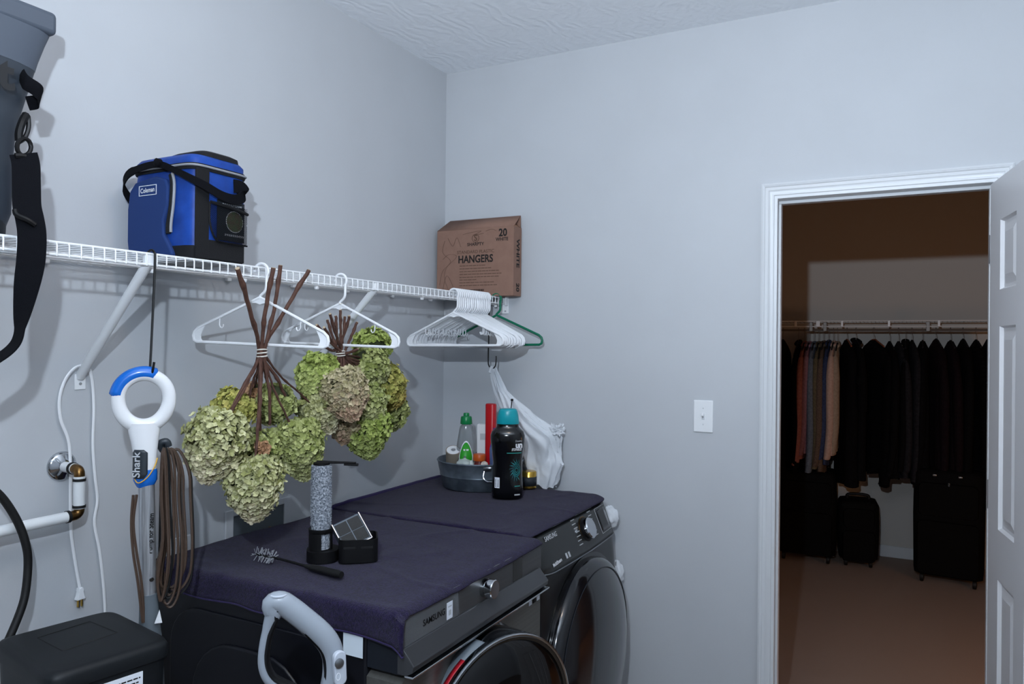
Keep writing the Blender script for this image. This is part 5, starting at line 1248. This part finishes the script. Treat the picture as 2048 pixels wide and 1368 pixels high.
# cleaning brush lying on the towel
bA, bB, bC, bD = at(512, 1108, z=WZ+0.018), at(560, 1118, z=WZ+0.012), at(618, 1134, z=WZ+0.009), at(683, 1150, z=WZ+0.011)
br_ = T('cleaning_brush', 'black bottle brush lying on the purple towel before the tray', 'brush', (bC.x, bC.y, WZ))
part(MB().tube([bA, bB, bC.lerp(bB, 0.1)], 0.0034, 8), 'shaft', 'black_plastic', br_)
part(MB().tube([bC.lerp(bB, 0.15), bC, bC.lerp(bD, 0.1), bC.lerp(bD, 0.85), bD], [0.004, 0.006, 0.0088, 0.0098, 0.0080], 12), 'grip', 'black_rubber', br_, angle=60)
bsd = (bB-bA).normalized(); e1 = bsd.orthogonal().normalized(); e2 = bsd.cross(e1); bs = MB(); random.seed(21)
for i in range(64):
    t = random.random(); c = bA.lerp(bB, t*0.8-0.02); a = random.uniform(0, 2*PI); d = e1*math.cos(a)+e2*math.sin(a)
    tip = c+d*0.019; tip.z = max(tip.z, WZ+0.002)
    bs.tube([c, c.lerp(tip, 0.5), tip], 0.0008, 4)
part(bs, 'bristles', 'bristle', br_, kind='stuff')

# ------------------------------------------------------------------ upright vacuum in the foreground
vc, vs_ = facing('upright_vacuum', 'grey upright vacuum with open loop handle in front of the washer', 'vacuum', 600, 1300, y=-1.80)
def V(px, py, d=0.0): return Vector(((px-600)*vs_, d, -(py-1300)*vs_))
lp = [((549, 1222), 15), ((545, 1204), 17), ((562, 1201), 19), ((583, 1217), 20), ((612, 1243), 20), ((640, 1271), 20.5), ((658, 1297), 20), ((665, 1325), 19), ((664, 1362), 19), ((655, 1392), 19), ((625, 1402), 18), ((580, 1380), 14), ((548, 1358), 11), ((533, 1332), 9.5), ((530, 1300), 8.5), ((537, 1258), 9)]
Pl = spline([V(*p) for p, r in lp]+[V(*lp[0][0])], 4)[:-1]
Rl = []
for i in range(len(lp)):
    for k in range(4): t = k/4; Rl.append((lp[i][1]*(1-t)+lp[(i+1) % len(lp)][1]*t)*vs_)
hd = part(MB().tube(Pl, Rl, 14, closed=True, ratio=1.15, up=(0, 1, 0)), 'loop_handle', 'vac_grey', vc, world=False, angle=70)
# dark inner liner of the loop
cI = V(592, 1310)
Pi_ = [p + (cI-p).normalized()*(r*0.85) for p, r in zip(Pl, Rl)]
part(MB().tube(Pi_, [0.0125]*len(Pi_), 10, closed=True, ratio=0.42, up=(0, 1, 0)), 'inner_liner', 'black_plastic', hd, world=False, angle=70)
part(MB().lathe([(0.0155, 0), (0.0155, 0.002), (0.013, 0.003), (0.012, 0.0015), (0.001, 0.0015)], 24, Matrix.Translation(V(558, 1187))), 'top_button', 'vac_button', hd, world=False, angle=40)
part(MB().prism(rrect(-0.0115, 0.0115, -0.030, 0.030, 0.0105), 0.010, Matrix.Translation(V(674, 1335, -0.014)) @ Matrix.Rotation(-0.05, 4, 'Y') @ Matrix.Rotation(PI/2, 4, 'X') @ Matrix.Rotation(0.45, 4, 'Y')), 'control_strip', 'vac_button', hd, world=False, bevel=0.002)
Mv = Matrix.Translation(V(675, 1322, -0.0262)) @ Matrix.Rotation(PI/2, 4, 'X') @ Matrix.Rotation(0.45, 4, 'Y')
part(MB().lathe([(0.0085, 0), (0.0085, 0.002), (0.007, 0.003), (0.001, 0.003)], 20, Mv), 'mode_button', 'trim_grey', hd, world=False, angle=40)
Mv2 = Matrix.Translation(V(674, 1349, -0.0255)) @ Matrix.Rotation(PI/2, 4, 'X') @ Matrix.Rotation(0.45, 4, 'Y')
part(MB().tube([Mv2 @ Vector((0.004*math.cos(a), 0.006*math.sin(a), 0)) for a in [2*PI*k/16 for k in range(16)]], 0.0006, 5, closed=True), 'power_symbol', 'print_white', hd, world=False)
zf = -(parent_mat(vc).translation.z)
part(MB().tube([V(600, 1392), V(598, 1450), (0, 0.05, zf+0.55)], [0.019, 0.018, 0.02], 14), 'stick', 'vac_grey', vc, world=False, angle=50)
part(MB().loft([[(x*1.0, y+0.06, zf+z) for x, y in rrect(-a, a, -b, b, 0.03)] for z, a, b in ((0.10, 0.055, 0.06), (0.16, 0.07, 0.075), (0.50, 0.065, 0.07), (0.58, 0.035, 0.04))]), 'main_body', 'black_plastic', vc, world=False, angle=50)
part(MB().loft([[(x, y+0.0, zf+z) for x, y in rrect(-a, a, -b, b, 0.03)] for z, a, b in ((0.0, 0.12, 0.10), (0.05, 0.12, 0.10), (0.10, 0.08, 0.07))]), 'floor_head', 'vac_grey', vc, world=False, angle=50)

# ------------------------------------------------------------------ closet contents
RY, RZ = 3.14, 1.690
cs = T('closet_shelf', 'white wire closet shelf with hanging rod on the far wall', 'shelf', (1.9, 3.3, 1.735))
cx0, cx1 = CX0+0.02, CX1-0.02
for nm, y, z, r, mt in (('front_rail', RY-0.01, 1.742, 0.0042, 'wire_white'), ('lip_rail', RY-0.01, 1.703, 0.0042, 'wire_white'), ('back_rail', 3.425, 1.735, 0.003, 'wire_white'), ('hanging_rod', RY+0.005, 1.676, 0.0075, 'rod_metal')):
    part(MB().tube([(cx0, y, z), (cx1, y, z)], r, 8), nm, mt, cs)
dw = MB(); x = cx0
while x < cx1: dw.tube([(x, 3.43, 1.739), (x, RY-0.01, 1.744)], 0.0016, 4); x += 0.0254
part(dw, 'deck_wires', 'wire_white', cs, kind='stuff')
for px in (1591, 1636, 1684, 1778, 1878): 
    p = at(px, 650, y=RY-0.016); wdt = 0.014 if px == 1636 else 0.008
    part(MB().box(p.x-wdt, p.x+wdt, RY-0.018, RY+0.002, 1.700, 1.745), 'lip_clip', 'wire_white', cs, bevel=0.002)
for px in (1622, 1650, 1856):
    p = at(px, 655, y=RY-0.01); part(MB().box(p.x-0.012, p.x+0.012, RY-0.014, RY+0.02, 1.668, 1.735), 'rod_bracket', 'rod_metal', cs, bevel=0.002)
def garment(px, label, mat, width, z_top, z_bot, thick, rz=0.0, sleeve=True, seed=0, cuff=None, hang='wire', depth=RY+0.005, flare=1.15, name='shirt', cat='shirt', sl_bot=None, puffy=False, sl_mat=None):
    p = at(px, 684, y=depth); rnd = random.Random(seed)
    g = T(name, label, cat, (p.x, depth, z_bot), rz, 'clothes on the closet rod')
    h = z_top-z_bot; hw = width/2; rings = []
    NZ = 22
    for i in range(NZ):
        t = i/(NZ-1); z = h*(1-t)
        sh_ = 0.16 + 0.84*min(1, (t/0.13))**0.8 if t < 0.13 else 1.0
        b = hw*sh_*(1+(flare-1)*t); a = thick/2*(0.25+0.75*min(1, t/0.08))*(0.85+0.35*t)
        if puffy: a *= 1+0.16*math.sin(t*58); 
        rg = []
        for k in range(40):
            u, v = sq(2*PI*k/40, 2.6)
            fold = 1 + (0.16*math.sin(v*11+seed) + 0.10*math.sin(v*19+seed*2.1+t*2))*min(1, t*1.6)
            rg.append((u*a*fold + 0.010*noise.noise(Vector((v*1.5, t*2.5, seed))), v*b + 0.008*noise.noise(Vector((u*2, t*3, seed+5))), z + (0.012*math.sin(v*5+seed) if i == NZ-1 else 0)))
        rings.append(rg)
    part(MB().loft(rings), 'body', mat, g, world=False, angle=70)
    if sleeve:
        zb_ = (sl_bot if sl_bot is not None else z_bot+0.02) - z_bot
        sx_ = rnd.uniform(-0.012, 0.012)
        pts = [(0, -hw*0.86, h*0.87), (sx_*0.5, -hw*1.02, h*0.74), (sx_, -hw*1.06, h*0.50), (sx_*1.6, -hw*1.02, (h*0.5+zb_)*0.5), (sx_*2.2-0.012, -hw*1.04, zb_+0.045), (sx_*2.4-0.018, -hw*1.05, zb_)]
        P = spline(pts, 4); n = len(P)
        rr_ = [0.030+0.022*min(1, i/5) - 0.020*(i/n)**2 for i in range(n)]
        rr_ = [r*(1.0 if not puffy else 1.25+0.13*math.sin(i*2.2)) for i, r in enumerate(rr_)]
        part(MB().tube(P, rr_, 14, ratio=0.62, up=(0, 1, 0)), 'sleeve', sl_mat or mat, g, world=False, angle=70)
        part(MB().tube([Vector(P[-1])+Vector((0.002, 0, 0.045)), Vector(P[-1])+Vector((0, 0, 0.022)), Vector(P[-1])+Vector((-0.003, 0, -0.004))], [0.033, 0.035, 0.037], 14, ratio=0.55, up=(0, 1, 0)), 'cuff', cuff or mat, g, world=False, angle=50)
    part(MB().tube(spline([(0, 0.0, h+0.0), (0, 0.0, (RZ-0.045)-z_bot), (0, 0.012, RZ-0.035-z_bot), (0, 0.021, RZ-0.014-z_bot), (0, 0.012, RZ-z_bot), (0, -0.002, RZ+0.0035-z_bot), (0, -0.016, RZ-0.005-z_bot)], 4), 0.0016, 6), 'hanger_hook', 'rod_metal', g, world=False)
    part(MB().tube([(0, -hw*0.7, h-0.045), (0, -0.02, h+0.004), (0, 0.02, h+0.004), (0, hw*0.7, h-0.045)], 0.0055, 8), 'hanger_bar', 'wood_hanger' if hang == 'wood' else 'cl_charcoal', g, world=False)
    if cat == 'shirt':
        part(MB().tube(spline([(-thick*0.28, -0.045, h-0.012), (0, -0.058, h-0.022), (thick*0.28, -0.045, h-0.012), (thick*0.26, 0.04, h+0.006), (0, 0.05, h+0.012), (-thick*0.26, 0.04, h+0.006), (-thick*0.28, -0.045, h-0.012)], 4), 0.011, 8), 'collar', mat, g, world=False, angle=60)
    return g
garment(1566, 'black garment at the far left of the closet rod, cut by the door casing', 'cl_black', 0.46, 1.60, 0.60, 0.11, seed=1, name='dark_jacket', cat='jacket')
garment(1597, 'black shirt hanging just left of the coral shirt', 'cl_black', 0.42, 1.585, 0.66, 0.05, seed=2)
garment(1609, 'coral pink shirt with a flared cuff on the closet rod', 'cl_pink', 0.42, 1.575, 0.76, 0.045, seed=3, sl_bot=0.705)
garment(1618, 'mauve shirt beside the coral shirt on the closet rod', 'cl_mauve', 0.40, 1.575, 0.80, 0.045, seed=4, sl_bot=0.78)
garment(1628, 'steel grey patterned shirt in the closet, just right of the mauve one', 'cl_steel', 0.40, 1.575, 0.70, 0.045, seed=5, sl_bot=0.66, sl_mat='cl_steel')
garment(1637, 'olive checked shirt in the closet between grey and tweed', 'cl_olive', 0.40, 1.575, 0.70, 0.045, seed=6, sl_bot=0.69)
garment(1647, 'brown tweed shirt with long sleeve on the closet rod', 'cl_tweed', 0.42, 1.580, 0.66, 0.055, seed=7, sl_bot=0.71)
garment(1657, 'dark blue shirt in the closet behind the peach sleeve', 'cl_blue', 0.40, 1.585, 0.72, 0.04, seed=8, sl_bot=0.76)
garment(1667, 'peach shirt with a long loose sleeve on the closet rod', 'cl_peach', 0.43, 1.580, 0.80, 0.05, seed=9, sl_bot=0.765)
garment(1675, 'sand coloured shirt at the right of the bright shirts', 'cl_sand', 0.40, 1.575, 0.82, 0.04, seed=10, sl_bot=0.80)
garment(1694, 'black cap-sleeved dress hanging from a wooden hanger, right of the shirts', 'cl_black', 0.44, 1.605, 0.58, 0.10, rz=0.25, sleeve=False, seed=11, hang='wood', name='dress', cat='dress')
garment(1712, 'black blouse with short sleeve in the closet beside the dress', 'cl_black', 0.42, 1.600, 0.62, 0.08, rz=0.25, sleeve=True, seed=12, sl_bot=1.30)
garment(1748, 'black quilted puffer coat turned toward the doorway', 'cl_puffer', 0.40, 1.605, 0.68, 0.12, rz=0.5, seed=13, puffy=True, sl_bot=0.60, name='puffer_coat', cat='coat', hang='wood')
garment(1779, 'black zip jacket in the closet behind the puffer coat', 'cl_black', 0.44, 1.590, 0.66, 0.07, rz=0.2, seed=14, name='dark_jacket', cat='jacket')
garment(1797, 'charcoal jacket with a grey sleeve edge, first of two', 'cl_charcoal', 0.44, 1.590, 0.68, 0.07, rz=0.2, seed=15, name='dark_jacket', cat='jacket', sl_bot=0.72)
garment(1811, 'black shirt in the closet between two charcoal jackets', 'cl_black', 0.42, 1.595, 0.70, 0.06, seed=16)
garment(1824, 'charcoal jacket with a long grey sleeve, second of two', 'cl_charcoal', 0.44, 1.600, 0.68, 0.07, rz=0.15, seed=17, name='dark_jacket', cat='jacket', sl_bot=0.66)
garment(1845, 'black sweater on the closet rod under the steel bracket', 'cl_black', 0.44, 1.600, 0.62, 0.10, seed=18, name='dark_jacket', cat='sweater')
garment(1872, 'large hooded black coat on the closet rod', 'cl_plum', 0.48, 1.610, 0.55, 0.11, rz=0.15, seed=19, name='winter_coat', cat='coat')
garment(1901, 'dark plum coat on the closet rod right of the hooded coat', 'cl_plum', 0.48, 1.600, 0.50, 0.10, rz=0.1, seed=20, name='winter_coat', cat='coat')
garment(1926, 'black wool coat on the closet rod near the open door', 'cl_black', 0.48, 1.610, 0.50, 0.10, rz=0.1, seed=21, name='winter_coat', cat='coat')
garment(1952, 'dark quilted jacket on the closet rod beside the open door', 'cl_puffer', 0.48, 1.605, 0.55, 0.10, rz=0.1, seed=22, puffy=True, name='puffer_coat', cat='coat')
garment(1978, 'navy coat on the closet rod partly hidden by the open door', 'cl_navy', 0.48, 1.615, 0.50, 0.10, rz=0.1, seed=23, name='winter_coat', cat='coat')
def suitcase(label, c, w_, d_, h_, rz, handle=True):
    s_ = T('suitcase', label, 'suitcase', (c[0], c[1], 0), rz, 'black suitcases on the closet carpet')
    def R_(z, g=0): return [(x, y, z) for x, y in rrect(-w_/2+g, w_/2-g, -d_/2+g, d_/2-g, 0.045)]
    part(MB().loft([R_(0.055, 0.02), R_(0.065, 0.004), R_(0.10), R_(h_*0.6, -0.004), R_(h_-0.03), R_(h_-0.006, 0.012), R_(h_, 0.03)]), 'shell', 'suitcase', s_, world=False, angle=50)
    part(MB().loft([[(x, -d_/2-0.018+0.02*0, z) for x, z in rrect(-w_/2+0.03, w_/2-0.03, h_*0.10, h_*0.55, 0.03)], [(x, -d_/2+0.004, z) for x, z in rrect(-w_/2+0.02, w_/2-0.02, h_*0.09, h_*0.56, 0.035)]]), 'front_pocket', 'suitcase', s_, world=False, angle=50)
    part(MB().loft([[(x, -d_/2-0.014, z) for x, z in rrect(-w_/2+0.035, w_/2-0.035, h_*0.60, h_*0.88, 0.03)], [(x, -d_/2+0.004, z) for x, z in rrect(-w_/2+0.025, w_/2-0.025, h_*0.59, h_*0.89, 0.035)]]), 'upper_pocket', 'suitcase', s_, world=False, angle=50)
    part(MB().tube(spline([(-0.07, 0, h_-0.004), (-0.065, 0, h_+0.025), (0, 0, h_+0.032), (0.065, 0, h_+0.025), (0.07, 0, h_-0.004)], 5), 0.011, 8), 'carry_handle', 'black_plastic', s_, world=False, angle=60)
    for x in (-w_/2+0.05, w_/2-0.05):
        for y in (-d_/2+0.045, d_/2-0.045):
            part(MB().lathe([(0.010, -0.013), (0.028, -0.010), (0.030, 0), (0.028, 0.010), (0.010, 0.013)], 16, Matrix.Translation((x, y, 0.030)) @ Matrix.Rotation(PI/2, 4, 'Y')), 'wheel', 'black_rubber', s_, world=False)
    return s_
suitcase('tall black suitcase at the left of the closet below the shirts', (1.175, 3.10), 0.40, 0.27, 0.66, 0.05)
suitcase('small black carry-on suitcase standing between two taller suitcases', (1.515, 3.12), 0.26, 0.22, 0.47, 0.12)
s3 = suitcase('largest black suitcase with two chrome pulls beside the open door', (2.075, 2.985), 0.40, 0.28, 0.755, -0.10)
for x in (-0.075, 0.07):
    part(MB().box(x-0.012, x+0.012, -0.165, -0.150, 0.715, 0.728), 'chrome_pull', 'chrome', s3, world=False, bevel=0.003)
part(MB().box(0.0, 0.012, -0.165, -0.150, 0.655, 0.68), 'zipper_pull', 'chrome_dark', s3, world=False, bevel=0.002)
flush_texts()
